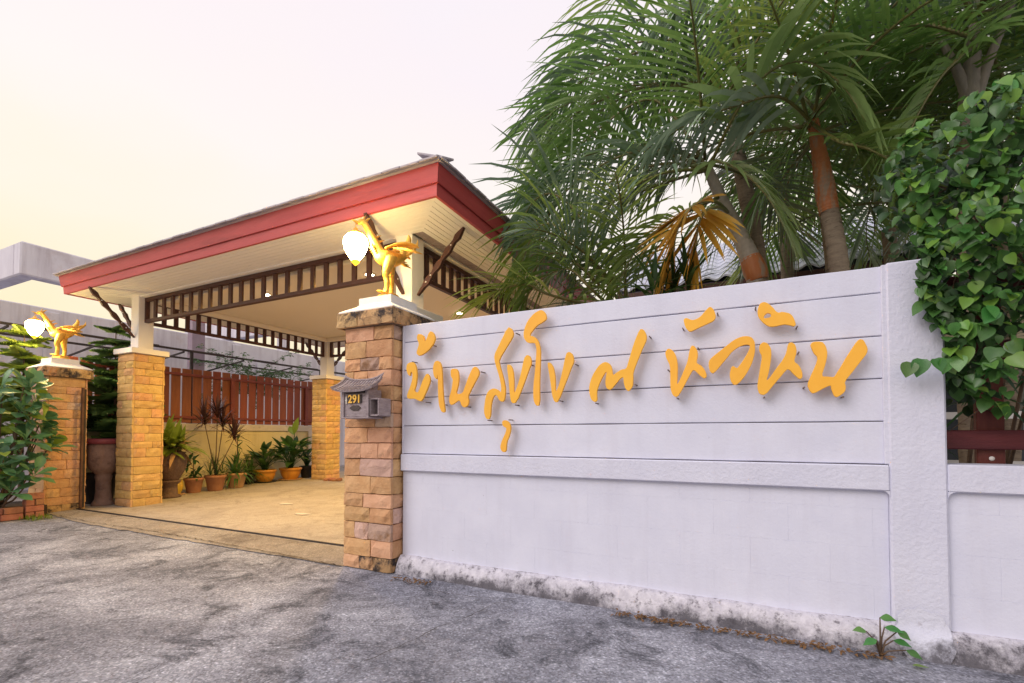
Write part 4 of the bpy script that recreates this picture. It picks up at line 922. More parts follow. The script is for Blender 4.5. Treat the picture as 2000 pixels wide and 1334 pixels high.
while yy < 13:
    b = MB(); b.prism([(-12.95,3.30),(-12.95,3.34),(-10.7,2.98),(-10.7,2.94)], 'y', yy, yy+.035); b.build('rafter', 'steel', nf)
    b = MB(); b.prism([(-12.95,2.62),(-12.95,2.65),(-10.7,2.92),(-10.7,2.89)], 'y', yy+.5, yy+.53); b.build('rafter', 'steel', nf)
    yy += 1.35
for x in (-10.75,):
    for y in (2.7,6.2,9.7,12.9):
        b = MB(); b.box(x-.025,x+.025,y-.025,y+.025,0,2.93); b.build('upright', 'steel', nf)
b = MB(); b.box(-12.9,-12.86,9.3,9.5,2.62,3.3); b.build('end_plate', 'awning', nf)

# ================================================================== house behind the palms
hs = thing('house', 'house with pale wavy tiled roof behind the palm trunks', 'house', (2.5,11,0))
b = MB(); b.box(-1.6,7.5,9.6,15,0,3.5); b.build('wall_face', 'housewall', hs)
ex0, ex1 = -2.1, 8.0; ey, ez = 8.75, 3.80; slope = .56; cw = .30
rf = MB()
rows = 11
for r_ in range(rows):
    y0 = ey+cw*r_; z0 = ez+cw*slope*r_
    b = MB(); n = int((ex1-ex0)/.05)
    for i in range(n+1):
        x = ex0+(ex1-ex0)*i/n; wv = .034*math.sin(2*PI*x/.30)
        b.v += [(x,y0,z0+wv),(x,y0-.004,z0+.030+wv),(x,y0+cw+.03,z0+.030+(cw+.03)*slope-.022+wv)]
    for i in range(n): b.f += [(3*i,3*i+3,3*i+4,3*i+1),(3*i+1,3*i+4,3*i+5,3*i+2)]
    tr = b.build('tile_row', 'rooftile', hs, smooth=False)
b = MB(); b.add([(ex0,ey+.03,ez-.05),(ex1,ey+.03,ez-.05),(ex1,ey+rows*cw,ez-.05+rows*cw*slope),(ex0,ey+rows*cw,ez-.05+rows*cw*slope)], [(0,1,2,3)]); b.build('roof_deck', 'rooftile_gap', hs)
b = MB(); b.box(ex0,ex1,ey+.01,ey+.05,ez-.24,ez-.055); b.build('eave_fascia', 'frieze', hs)
for k, x in enumerate((.35, 1.7, 3.0, 4.6)):
    b = MB(); b.box(x-.07,x+.07,9.0,9.14,0,ez-.1); b.build('post', 'whiteframe', hs)
for x0, x1 in ((.7,1.6),(2.0,3.2),(3.6,4.6)):
    b = MB(); b.box(x0,x1,9.56,9.599,.75,2.2); w_ = b.build('window', 'glass', hs)
    b = MB(); b.box(x0-.06,x0,9.54,9.60,.7,2.26); b.box(x1,x1+.06,9.54,9.60,.7,2.26); b.box(x0,x1,9.54,9.60,2.2,2.26); b.box(x0,x1,9.54,9.60,.7,.75); b.box((x0+x1)/2-.03,(x0+x1)/2+.03,9.545,9.56,.75,2.2)
    b.build('frame', 'whiteframe', w_)
# white garden railing seen through the opening
gr = thing('garden_railing', 'white railing in the garden seen through the wall opening', 'railing', (2.4,6.2,0))
for z in (.82,1.30):
    b = MB(); b.box(.6,5.5,6.18,6.24,z,z+.07); b.build('rail', 'whiteframe', gr)
for k in range(12):
    b = MB(); x = .75+k*.42; b.box(x,x+.06,6.175,6.245,0,1.45); b.build('baluster', 'whiteframe', gr)
# ================================================================== foliage helpers
def strip(b, p, dirv, wv, L, W, n, grav, fold=.0, shape=None, tw=0):
    """a tapering blade of n segments bending under gravity; p start, dirv direction, wv width vector"""
    p = Vector(p); dv = Vector(dirv).normalized(); wv = Vector(wv).normalized(); base = len(b.v); st = L/n
    for i in range(n+1):
        t = i/n
        w_ = W*(shape(t) if shape else (min(1,.45+t*3.2))*(1-max(0,(t-.45)/.55)**1.6*.96))
        b.v += [tuple(p-wv*w_*.5), tuple(p+wv*w_*.5)]
        dv = (dv+Vector((0,0,-grav/n))).normalized(); p = p+dv*st
        wv = (wv-dv*wv.dot(dv)).normalized()
    for i in range(n): a = base+2*i; b.f.append((a,a+1,a+3,a+2))
def leaf(b, p, dirv, nrm, L, W, prof, curl=.15, fold=.25):
    """broad leaf with a folded midrib; prof = half-width profile"""
    dv = Vector(dirv).normalized(); nn = Vector(nrm); nn = (nn-dv*nn.dot(dv)).normalized(); sd = dv.cross(nn); base = len(b.v)
    p = Vector(p); n = len(prof)
    for i, w_ in enumerate(prof):
        t = i/(n-1); c = p+dv*L*t-nn*curl*L*t*t
        b.v += [tuple(c-sd*W*w_*.5+nn*W*w_*fold*.5), tuple(c), tuple(c+sd*W*w_*.5+nn*W*w_*fold*.5)]
    for i in range(n-1):
        a = base+3*i; b.f += [(a,a+1,a+4,a+3),(a+1,a+2,a+5,a+4)]
OVATE = [.05,.62,.98,.92,.66,.30,.02]
HEART = [.50,.94,1.02,.98,.86,.64,.34,.03]
LANCE = [.08,.55,.9,1.0,.8,.45,.02]
OBOV = [.06,.22,.45,.75,.98,.85,.05]
def frond(parent, base, az, el, L, droop, mt='frond1', ll=.56, w=.036, n=30, vang=.45, grav=.5, seg=4, lean=0.0, start=.14, name='frond', path=None, roll=None):
    """one feather palm leaf: rachis mesh with a child of leaflets"""
    base = Vector(base); rach = [base.copy()]; N_ = 14; p = base.copy(); dirs = []
    side_az = 0
    for i in range(N_):
        t = (i+.5)/N_; e = el-droop*t**1.25; a = az+lean*t
        dv = Vector((math.cos(e)*math.sin(a), math.cos(e)*math.cos(a), math.sin(e))); dirs.append(dv); p = p+dv*L/N_; rach.append(p.copy())
    if path:
        pp = [tuple(q)+(0,) for q in path]; sm = smooth_path(pp, 6); N_ = len(sm)-1; rach = [Vector(q[:3]) for q in sm]
        dirs = [(rach[i+1]-rach[i]).normalized() for i in range(N_)]; L = sum((rach[i+1]-rach[i]).length for i in range(N_)); az = math.atan2(dirs[-1].x,dirs[-1].y)
    b = MB(); b.tube(rach, [.018*(1-.85*i/N_)+.002 for i in range(N_+1)], 5)
    r = b.build(name, 'stem', parent, smooth=True, raw=True)
    b = MB()
    roll = rnd(-.35,.35) if roll is None else roll
    for k in range(n):
        t = start+(1-start)*(k+.5)/n; f = t*N_; i = min(int(f), N_-1)
        q = rach[i].lerp(rach[i+1], f-i); T = dirs[i]
        S = T.cross(Vector((0,0,1)));
        if S.length < .05: S = T.cross(Vector((math.sin(az),math.cos(az),.3)))
        S.normalize(); U = S.cross(T)
        S2 = S*math.cos(roll)+U*math.sin(roll); U = S2.cross(T); S = S2
        ang = R(72)*(1-t)+R(22)*t
        prof = ll*L*(.30+.95*math.sin(PI*min(1,(t-start*.5)*.93+.10))**.8)*.62
        for s in (-1,1):
            a2 = ang+rnd(-.09,.09)
            D = T*math.cos(a2)+S*s*math.sin(a2)+U*vang*(1-.6*t)
            W = (T-D.normalized()*T.dot(D.normalized()))
            if W.length < .05: W = U
            W = W.normalized()*.9+U*rnd(-.5,.5)
            strip(b, q, D, W, prof*rnd(.86,1.08), w*L/2.0*(1-.35*t), seg, grav*rnd(.6,1.4))
    b.build('leaflets', mt, r, raw=True, kind='stuff')
    return r
def trunk(parent, pts, rad, m='bark', name='trunk'):
    b = MB(); P = smooth_path([(*p, r_) for p, r_ in zip(pts, rad)], 26); b.tube([(x,y,z) for x,y,z,r_ in P], [r_*(1+(.05 if i%4 == 0 else -.01)+.02*noise.noise(Vector((x*9,y*9,z*9)))) for i,(x,y,z,r_) in enumerate(P)], 12)
    return b.build(name, m, parent, smooth=True)
def tilt(az, el): return (R(az), R(el))

# ================================================================== palms
random.seed(11)
def palm(label, pts, rad, crown, nf, L, seed, elr=(-5,75), azr=(-180,180), mts=('frond1','frond1','frond2','frond3'), sh=None, droop=(.9,1.7), low=.5):
    random.seed(seed)
    t = thing('palm_tree', label, 'palm', (pts[0][0],pts[0][1],0), 'feather palms in the garden behind the wall')
    trunk(t, pts, rad)
    if sh: trunk(t, sh[0], sh[1], sh[2], 'crownshaft')
    for k in range(nf):
        f = (k+.5)/nf
        az = R(azr[0]+(azr[1]-azr[0])*((k*.618034)%1)+rnd(-10,10))
        if math.cos(az) < -.55 and f < low: f = low+rnd(0,.3)
        el = R(elr[0]+(elr[1]-elr[0])*f)
        frond(t, Vector(crown)+Vector((rnd(-.04,.04),rnd(-.04,.04),.25*f-.1)), az, el, L*rnd(.85,1.12), rnd(*droop), random.choice(mts), vang=rnd(.2,.55), grav=rnd(.35,.85), lean=rnd(-.25,.25))
    return t
# T1: leaning palm with the orange crownshaft just above the wall
T1 = palm('leaning palm with grey trunk and orange ring just above the wall', [(.34,5.5,.0),(.30,5.5,1.6),(.16,5.5,2.75)], [.12,.10,.085], (-.32,5.45,4.05), 4, 2.1, 3, elr=(-30,70), azr=(-175,175),
     sh=([(.155,5.5,2.70),(.10,5.5,2.95),(-.02,5.5,3.3),(-.17,5.48,3.65),(-.30,5.46,4.0)],[.088,.098,.075,.062,.05],'shaftgrey'))
b = MB(); P = smooth_path([(.165,5.5,2.735,.098),(.15,5.5,2.80,.112),(.12,5.5,2.90,.112),(.09,5.5,2.99,.098)],5); b.tube([p[:3] for p in P],[p[3] for p in P],14); b.build('ring', 'shaft', T1, smooth=True)
# T4: tall palm whose crown stands highest in the middle
T4 = palm('tall palm with crown near the top middle of the picture', [(.20,6.0,0),(.19,6.0,2.8),(-.02,5.9,4.4)], [.12,.10,.075], (-.03,5.8,4.95), 5, 2.4, 8, elr=(-20,75), azr=(-180,180),
     sh=([(-.04,5.9,4.38),(-.035,5.85,4.7),(-.03,5.8,5.2)],[.08,.075,.05],'shaftgrey'))
# T2: upright palm with orange shaft
T2 = palm('upright palm with orange crownshaft right of the leaning palm', [(.98,5.5,0),(.93,5.5,1.6),(.86,5.5,2.8),(.79,5.5,3.35)], [.11,.095,.085,.08], (.66,5.45,4.2), 8, 2.0, 14, elr=(-10,70), azr=(-180,180),
     sh=([(.79,5.5,3.33),(.755,5.5,3.6),(.72,5.5,3.9),(.66,5.45,4.25)],[.085,.088,.07,.05],'shaft'))
# T5: dark trunk behind T2
T5 = palm('dark palm trunk standing close behind the upright palm', [(1.0,6.4,0),(1.0,6.4,2.5),(.85,6.4,4.3)], [.11,.10,.085], (.80,6.4,4.7), 8, 2.2, 21, elr=(-5,65), azr=(-10,170), mts=('frond1','frond1','frond3'))
# T3: palm rising out of the creeper at the right
T3 = palm('palm rising out of the creeper near the right edge', [(1.98,6.0,0),(1.98,6.0,2.4),(2.0,6.0,4.1)], [.11,.10,.085], (2.08,6.0,5.15), 12, 2.5, 27, elr=(-35,70),
     sh=([(2.0,6.0,4.08),(2.02,6.0,4.4),(2.06,6.0,5.1)],[.09,.085,.05],'shaftgrey'))
for dx_, dz_ in ((-.28,.9),(.30,.95)): trunk(T3, [(2.03,5.98,4.25),(2.03+dx_*.4,5.97,4.7),(2.03+dx_,5.95,4.25+dz_)], [.05,.04,.02], 'shaftgrey', 'leaf_base')
T6 = palm('background palm deep behind the garden right of centre', [(1.9,8.0,0),(1.9,8.0,2.4),(1.8,7.9,3.9)], [.11,.10,.08], (1.75,7.8,4.3), 12, 2.5, 31, elr=(-10,70), mts=('frond1','frond1','frond2'))
T7 = palm('background palm at the far right behind the creeper', [(3.4,7.0,0),(3.4,7.0,2.4),(3.3,7.0,4.2)], [.11,.10,.08], (3.3,7.0,4.6), 14, 2.5, 37, elr=(-20,70), mts=('frond1','frond1','frond3'))
T9 = palm('tall background palm above the house roof behind the middle trunks', [(.7,9.0,0),(.7,8.6,2.4),(.6,8.4,5.0)], [.11,.10,.08], (.55,8.3,5.6), 10, 2.4, 52, elr=(-30,65), azr=(0,150), mts=('frond1','frond1','frond2'))
T10 = palm('tall background palm above the house roof behind the creeper palm', [(3.2,8.6,0),(3.2,8.6,2.4),(3.1,8.5,5.2)], [.11,.10,.08], (3.0,8.4,5.7), 12, 2.7, 58, elr=(-40,65), mts=('frond1','frond1','frond3'))
# low clump palm by the carport corner
T8 = palm('low clump palm by the right end of the carport roof', [(-.9,5.4,0),(-.95,5.4,1.2),(-1.0,5.4,2.2)], [.07,.06,.05], (-1.15,5.4,2.5), 4, 1.9, 45, elr=(5,80), azr=(-190,-10), mts=('frond1','frond2','frond3'), droop=(.8,1.5))
# fronds set one by one where the photograph shows them
def F(t, base, az, el, L, droop, mt, **k): random.seed(int(abs(az*10+el*7+L*100))); return frond(t, base, R(az), R(el), L, droop, mt, **k)
A1, A4, A2, A3 = (-.30,5.42,3.98), (-.03,5.75,4.9), (.66,5.40,4.18), (2.06,5.95,4.9)
for t, mt, kw, pth in (
 (T1,'frond_lit',dict(w=.085,ll=.62,n=22,grav=1.3), [A1,(-.01,5.0,4.28),(.25,4.95,4.52),(.54,4.95,4.53),(.81,4.95,4.24),(.99,4.95,3.84)]),
 (T2,'frond_sheen',dict(w=.075,ll=.60,n=24,grav=1.6), [A2,(.34,5.0,4.30),(-.06,4.95,4.29),(-.48,4.95,4.24),(-.78,4.95,4.08)]),
 (T1,'frond_lit',dict(w=.075,ll=.72,n=24,grav=.9), [A1,(-.2,5.05,3.85),(.03,5.0,3.66),(.24,5.0,3.37),(.38,5.0,3.03)]),
 (T4,'frond_sheen',dict(w=.07,ll=.62,n=26,grav=1.5), [A4,(0,5.25,5.21),(-.24,5.2,5.47),(-.54,5.2,5.61),(-.83,5.2,5.47)]),
 (T4,'frond_sheen',dict(w=.07,ll=.66,n=24,grav=1.5), [A4,(.05,5.25,5.3),(.27,5.2,5.37),(.49,5.2,5.33),(.74,5.2,5.03)]),
 (T4,'frond1',dict(grav=1.4,n=32,w=.026), [A4,(-.11,5.6,5.22),(-.58,5.6,5.63),(-1.22,5.6,5.8),(-1.86,5.6,5.64),(-2.28,5.6,5.17)]),
 (T4,'frond_lit',dict(grav=1.4,n=32,w=.026), [A4,(-.22,5.7,5.04),(-.76,5.7,5.28),(-1.4,5.7,5.22),(-2.0,5.7,4.9),(-2.45,5.7,4.45)]),
 (T1,'frond_lit',dict(grav=1.4,n=30,w=.028), [A1,(-.74,5.5,4.37),(-1.45,5.5,4.44),(-2.1,5.5,4.28),(-2.52,5.5,3.84)]),
 (T1,'frond2',dict(grav=1.4,n=30,w=.028), [A1,(-.84,5.4,3.92),(-1.55,5.4,3.8),(-2.2,5.4,3.55),(-2.48,5.4,3.07)]),
 (T4,'frond2',dict(grav=1.3,n=32,w=.026), [A4,(0,5.9,5.9),(-.5,5.9,6.6),(-1.0,5.9,6.85),(-1.5,5.9,6.7),(-1.9,5.9,6.3)]),
 (T4,'frond1',dict(grav=1.3,n=32,w=.026), [A4,(-.15,5.8,5.58),(-.7,5.8,6.15),(-1.3,5.8,6.2),(-1.85,5.8,5.85),(-2.2,5.8,5.35)]),
 (T1,'frond3',dict(grav=1.2,n=32,w=.036), [A1,(-.72,5.3,4.09),(-1.28,5.3,4.05),(-1.77,5.3,3.68),(-1.96,5.3,3.16)]),
 (T1,'frondy',dict(grav=.3,n=34,w=.055,ll=.50,vang=.0,start=.3,roll=.0), [(-.13,5.4,3.50),(-.22,4.7,3.30),(-.37,4.45,3.18),(-.49,4.40,3.0),(-.55,4.40,2.7),(-.58,4.40,2.3)]),
 (T1,'frondy',dict(grav=.3,n=32,w=.055,ll=.50,vang=.0,start=.3,roll=.3), [(-.12,5.4,3.48),(-.20,4.75,3.26),(-.30,4.5,3.1),(-.36,4.48,2.85),(-.40,4.48,2.55),(-.42,4.48,2.25)]),
 (T2,'frond1',dict(grav=.9,n=26,w=.05), [A2,(.8,5.0,3.75),(1.02,5.0,3.62),(1.23,5.0,3.39),(1.33,5.0,3.07)]),
 (T3,'frond1',dict(grav=1.2,n=30,w=.045), [A3,(1.74,5.3,4.6),(1.44,5.2,4.72),(1.08,5.2,4.76),(.77,5.2,4.58)]),
 (T3,'frond1',dict(grav=1.0,n=28,w=.045), [A3,(1.74,5.3,4.42),(1.54,5.2,4.18),(1.36,5.2,3.83),(1.28,5.2,3.48)]),
 (T1,'frond1',dict(grav=1.4,n=30,w=.028), [A1,(-.8,5.2,4.75),(-1.42,5.2,4.62),(-1.9,5.2,4.25),(-2.2,5.2,3.8)]),
 (T1,'frond3',dict(grav=1.4,n=30,w=.028), [A1,(-.95,5.3,4.3),(-1.68,5.3,4.15),(-2.12,5.3,3.75),(-2.25,5.3,3.25)]),
 (T1,'frond3',dict(grav=1.2,n=32,w=.036), [A1,(-.72,5.0,3.83),(-1.2,5.0,3.66),(-1.55,5.0,3.2),(-1.67,5.0,2.7)]),
 (T4,'frond_lit',dict(grav=1.4,n=32,w=.026), [A4,(-.84,5.6,5.2),(-1.7,5.6,5.2),(-2.2,5.6,4.9),(-2.52,5.6,4.45)]),
 (T4,'frond3',dict(grav=1.4,n=32,w=.026), [A4,(-.8,5.5,5.5),(-1.45,5.5,5.55),(-2.0,5.5,5.3),(-2.36,5.5,4.85)]),
 (T1,'frond2',dict(grav=.9,n=28,w=.04), [(-.2,5.3,3.6),(-.55,4.9,3.3),(-.95,4.9,3.05),(-1.2,4.9,2.6)]),
 (T5,'frond1',dict(grav=1.0,n=30,w=.036), [(.8,6.4,4.65),(.2,6.6,4.6),(-.3,6.7,4.3),(-.7,6.7,3.75)]),
 (T5,'frond1',dict(grav=1.0,n=30,w=.036), [(.8,6.4,4.6),(.3,6.6,4.35),(-.1,6.65,4.0),(-.45,6.65,3.4)]),
 (T5,'frond3',dict(grav=1.0,n=30,w=.036), [(.8,6.4,4.6),(.45,6.5,4.2),(.2,6.6,3.8),(.05,6.6,3.3)]),
 (T8,'frond2',dict(grav=1.0,n=28,w=.04), [(-1.15,5.3,2.5),(-1.5,5.0,3.1),(-1.9,4.9,3.5),(-2.15,4.9,3.35),(-2.32,4.9,2.9)]),
 (T8,'frond1',dict(grav=1.0,n=28,w=.04), [(-1.15,5.3,2.45),(-1.45,4.9,2.85),(-1.8,4.8,3.12),(-2.05,4.8,2.96),(-2.18,4.8,2.5)]),
 (T8,'frond3',dict(grav=1.0,n=28,w=.04), [(-1.15,5.3,2.55),(-1.5,5.1,3.4),(-1.85,5.0,3.85),(-2.15,5.0,3.85),(-2.38,5.0,3.5)]),
 (T8,'frond1',dict(grav=1.0,n=28,w=.04), [(-1.15,5.3,2.4),(-1.4,4.75,2.66),(-1.62,4.7,2.88),(-1.92,4.7,2.82),(-2.2,4.7,2.55)]),
 (T8,'frond2',dict(grav=.7,n=24,w=.04), [(-1.0,5.3,2.45),(-1.79,4.7,2.62),(-2.05,4.6,2.75),(-2.36,4.6,2.74),(-2.62,4.6,2.62)])):
    random.seed(len(bpy.data.objects)); frond(t, pth[0], 0, 0, 1, 0, mt, path=pth, **kw)

# ================================================================== strap-leaved bushes under the palms
def strap_bush(name, label, x, y, z0, nst, h, L, m, seed, group=None, W=.035, spread=.25):
    random.seed(seed); t = thing(name, label, 'shrub', (x,y,0), group)
    st = MB(); fo = MB()
    for k in range(nst):
        a = rnd(0,2*PI); r_ = spread*math.sqrt(rnd(0,1)); hh = h*rnd(.55,1); top = Vector((x+r_*math.cos(a)*1.5, y+r_*math.sin(a), hh))
        st.tube([(x+r_*.6*math.cos(a),y+r_*.6*math.sin(a),z0),tuple(top)], [.014,.010], 5)
        for j in range(26):
            a2 = j*2.4+rnd(-.2,.2); e = R(80-j*3.6+rnd(-8,8)); dv = Vector((math.cos(e)*math.cos(a2),math.cos(e)*math.sin(a2),math.sin(e)))
            q = top-Vector((0,0,.012*j)); strip(fo, q, dv, dv.cross(Vector((0,0,1)))+Vector((0,0,.01)), L*rnd(.7,1.1), W, 4, .8)
    st.build('stems', 'twig', t, raw=True, smooth=True); fo.build('foliage', m, t, raw=True, kind='stuff')
    return t
strap_bush('strap_leaf_bush', 'strap-leaved green bush above the wall left of the yellowed frond', -1.0,4.5,.05,13,2.55,.42,'potgreen2',3, spread=.42)
strap_bush('strap_leaf_bush', 'strap-leaved bush peeking over the wall nearest the carport', -1.75,4.7,.05,9,2.35,.42,'potgreen',4, spread=.35)
strap_bush('strap_leaf_bush', 'dark strap-leaved bush between the palm trunks and the creeper', 1.35,4.9,.05,10,2.5,.5,'potgreen2',6, spread=.5)

# ================================================================== creeper over the wall end
random.seed(77)
cr_ = thing('creeper', 'dense green heart-leaved creeper hanging over the right end of the wall', 'creeper', (1.5,3.4,0))
st = MB()
for k in range(40):
    x = rnd(.95,2.6); z = rnd(1.7,3.1); pts = [(x,rnd(3.3,3.5),z)]
    for j in range(5):
        pts.append((pts[-1][0]+rnd(-.18,.14), min(3.5,max(3.02,pts[-1][1]+rnd(-.10,.05))), pts[-1][2]+rnd(-.22,.08)))
    st.tube(pts, [.007,.006,.005,.004,.003,.002], 5)
st.tube([(1.6,3.75,0),(1.55,3.7,1.2),(1.5,3.6,2.2),(1.4,3.5,3.0)],[.03,.028,.02,.008],7); st.tube([(1.9,3.75,0),(2.0,3.7,1.4),(2.1,3.6,2.8)],[.03,.028,.01],7)
st.build('stems', 'twig', cr_, raw=True, smooth=True)
def left_edge(z):
    T = [(1.17,1.6),(1.24,1.2),(1.31,1.08),(1.38,1.02),(1.48,.97),(1.6,.96),(1.72,.90),(1.9,.86),(2.05,.87),(2.2,.87),(2.4,.80),(2.62,.75),(2.76,.86),(2.84,1.02),(2.90,1.3),(2.98,1.8)]
    for (a,b),(c,d) in zip(T[:-1],T[1:]):
        if a <= z <= c: return b+(d-b)*(z-a)/(c-a)
    return 99
def leafset(n, ynear, yfar, sz):
    L = []
    while len(L) < n:
        z = rnd(1.18,2.97); x = left_edge(z)+rnd(0,1)**1.25*2.1-.02
        if x > 2.9: continue
        bump_ = .13*noise.noise(Vector((x*2.6,z*2.6,1)))+.05*noise.noise(Vector((x*7,z*7,2)))
        if noise.noise(Vector((x*3.6,z*3.6,11))) < -.40: continue
        edge = min(1,(x-left_edge(z))/.22)
        y = 3.17-.17*edge+bump_+rnd(ynear,yfar)
        if y > 3.16 and x < .96 and z < 2.1: y = 3.15-rnd(0,.05)
        L.append((x,y,z))
    return L
hl = []
for i in range(5):
    random.seed(400+i); b = MB(); leaf(b, (0,0,0), (0,0,-1), (0,-1,0), 1, rnd(.78,.95), HEART, curl=rnd(.05,.3), fold=rnd(.15,.5)); hl.append(b)
HL = {k: [x.raw('leaf', k, smooth=True) for x in hl] for k in ('creep1','creep2','creep3')}
random.seed(500)
def leaf_mat(): return Matrix.Rotation(rnd(-.9,.9), 3, 'Z') @ Matrix.Rotation(-rnd(-.35,1.35), 3, 'X') @ Matrix.Rotation(rnd(-.6,.6), 3, 'Y')
pos = leafset(300, -.06, .03, .1)
for x,y,z in pos:
    k = 'creep2' if rnd(0,1) < .22 else 'creep1'
    o = link('leaf', random.choice(HL[k]), cr_); o.location = (x,y,z+.04); o.rotation_euler = leaf_mat().to_euler(); s_ = rnd(.045,.095)*(1.1 if z < 1.9 else .82); o.scale = (s_,s_,s_)
b = MB(); b.tube([(1.06,3.16,1.56),(.95,3.12,1.53),(.86,3.10,1.52),(.79,3.095,1.50)], [.005,.004,.004,.002], 5); b.build('sprig_stem', 'twig', cr_, smooth=True)
for x,z in ((.83,1.475),(.785,1.46),(.875,1.47),(.92,1.47),(.97,1.48)):
    o = link('leaf', random.choice(HL['creep1']), cr_); o.location = (x,3.09+rnd(-.02,.01),z+.06); o.rotation_euler = (rnd(-.45,-.05),rnd(-.35,.35),rnd(-.4,.4)); s_ = rnd(.07,.10); o.scale = (s_,s_,s_)
random.seed(501)
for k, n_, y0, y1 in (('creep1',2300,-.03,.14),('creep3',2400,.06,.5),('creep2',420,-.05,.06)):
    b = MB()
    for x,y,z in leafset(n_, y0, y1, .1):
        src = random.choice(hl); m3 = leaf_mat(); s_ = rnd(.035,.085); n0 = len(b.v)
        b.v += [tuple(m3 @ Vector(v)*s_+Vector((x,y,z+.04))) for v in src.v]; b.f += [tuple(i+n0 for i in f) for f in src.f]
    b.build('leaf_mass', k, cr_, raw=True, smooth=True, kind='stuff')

# ================================================================== left foreground: brick planter and shrub
pt = thing('brick_planter', 'low red brick planter in front of the far left pillar', 'planter', (-9.2,2.6,0))
random.seed(9)
def brickrow(x0,x1,y0,y1,z,h,axis,parent,n):
    for k in range(n):
        b = MB()
        if axis == 'y': a = y0+(y1-y0)*k/n; c = y0+(y1-y0)*(k+1)/n; b.box(x0+rnd(-.004,.004),x1,a+.005,c-.005,z+.003,z+h-.003,.006)
        else: a = x0+(x1-x0)*k/n; c = x0+(x1-x0)*(k+1)/n; b.box(a+.005,c-.005,y0+rnd(-.004,.004),y1,z+.003,z+h-.003,.006)
        b.build('brick', 'redbrick', parent)
for r_ in range(2): brickrow(-8.87,-8.76,2.0+.12*(r_%2),2.92,.0+r_*.085,.085,'y',pt,4)
for r_ in range(4): brickrow(-8.87,-8.755,2.93,3.13,.0+r_*.085,.085,'y',pt,1 if r_%2 else 2)
for r_ in range(2): brickrow(-9.75,-8.88,1.95,2.05,.0+r_*.085,.085,'x',pt,4)
b = MB(); b.box(-9.75,-8.875,2.06,3.2,-.01,.15); b.build('soil_fill', 'soil', pt)
sh = thing('leafy_shrub', 'leafy green shrub with paddle leaves at the left edge', 'shrub', (-9.15,2.75,.15))
OL = []
for i in range(5):
    random.seed(600+i); b = MB(); leaf(b, (0,0,0), (0,0,1), (0,-1,0), 1, rnd(.36,.46), OBOV, curl=rnd(.05,.3), fold=rnd(.2,.5)); OL.append(b)
OLM = {k: [x.raw('leaf', k, smooth=True) for x in OL] for k in ('shrub','lime')}
random.seed(61); st = MB()
for k in range(33):
    z = .36+1.5*k/33+rnd(-.08,.08); a = rnd(-2.2,1.3); rr = (.50 if z < 1.3 else .36)*math.sqrt(rnd(.1,1))
    c = Vector((-9.05+rr*math.cos(a)*.85, 2.86+rr*math.sin(a)*.95, z))
    st.tube([(-9.15+rnd(-.1,.1),2.75+rnd(-.1,.1),.12),((c.x-9.15)/2,(c.y+2.75)/2,z*.45),tuple(c)], [.018,.012,.008], 5)
    ax = Vector((math.cos(a)*.6, math.sin(a)*.6, .8)).normalized(); u = ax.cross(Vector((0,0,1))).normalized(); v = ax.cross(u)
    for j in range(9):
        p = j*2.4+rnd(-.2,.2); e = R(15+j*6)
        dv = (u*math.cos(p)+v*math.sin(p))*math.cos(e)+ax*math.sin(e)+Vector((0,0,-.1)); dv.normalize()
        o = link('leaf', random.choice(OLM['lime' if rnd(0,1) < .10 else 'shrub']), sh); o.location = c+ax*.008*j
        q = dv.to_track_quat('Z','Y'); 
        nn = -(q @ Vector((0,-1,0))); 
        m4 = Matrix((dv.cross(ax).normalized(), -(ax-dv*ax.dot(dv)).normalized(), dv)).transposed()
        o.rotation_euler = m4.to_euler(); s_ = rnd(.22,.32); o.scale = (s_,s_,s_)
st.build('stems', 'twig', sh, raw=True, smooth=True)

# ================================================================== Norfolk pines behind the left pillar
def pine(label, x, y, z0, h, m, seed, top):
    random.seed(seed); t = thing('norfolk_pine', label, 'conifer', (x,y,0))
    trunk(t, [(x,y,z0),(x+.02,y,h*.5),(x,y,h)], [.03,.02,.006], 'twig')
    z = z0+top; k = 0
    while z < h:
        f = (z-z0)/(h-z0); L = .85*(1.12-.8*f)
        for j in range(6):
            az = j*PI/3+k*.5+rnd(-.15,.15); dv0 = Vector((math.cos(az),math.sin(az),rnd(-.15,.75))); p = Vector((x,y,z)); br = [p.copy()]
            b = MB()
            for i in range(8):
                dv0 = (dv0+Vector((0,0,-.05))).normalized(); p = p+dv0*L/8; br.append(p.copy())
                S = dv0.cross(Vector((0,0,1))).normalized()
                for s_ in (-1,1):
                    for q in range(4):
                        strip(b, p-dv0*L/8*(q/4), dv0*.7+S*s_*rnd(.8,1.1)+Vector((0,0,rnd(-.1,.35))), Vector((0,0,1)), L*.42*(1.15-i/9), .034, 3, .25)
                        strip(b, p-dv0*L/8*(q/3), dv0*.9+S*s_*rnd(.3,.7)+Vector((0,0,rnd(.2,.6))), S, L*.34*(1.15-i/9), .032, 3, .15)
            st = MB(); st.tube(br, [.009*(1-i/10) for i in range(9)], 5)
            o = st.build('branch', 'twig', t, raw=True, smooth=True)
            b.build('needles', m, o, raw=True, kind='stuff')
        z += .19; k += 1
    return t
pine('dark green Norfolk pine between the far left pillar and the carport post', -9.72,4.35,.5,2.95,'pineneedle',1,.5)
pine('bright lime Norfolk pine behind the far left pillar lit by its lamp', -10.05,3.30,.3,2.75,'pine_lamplit',2,.7)

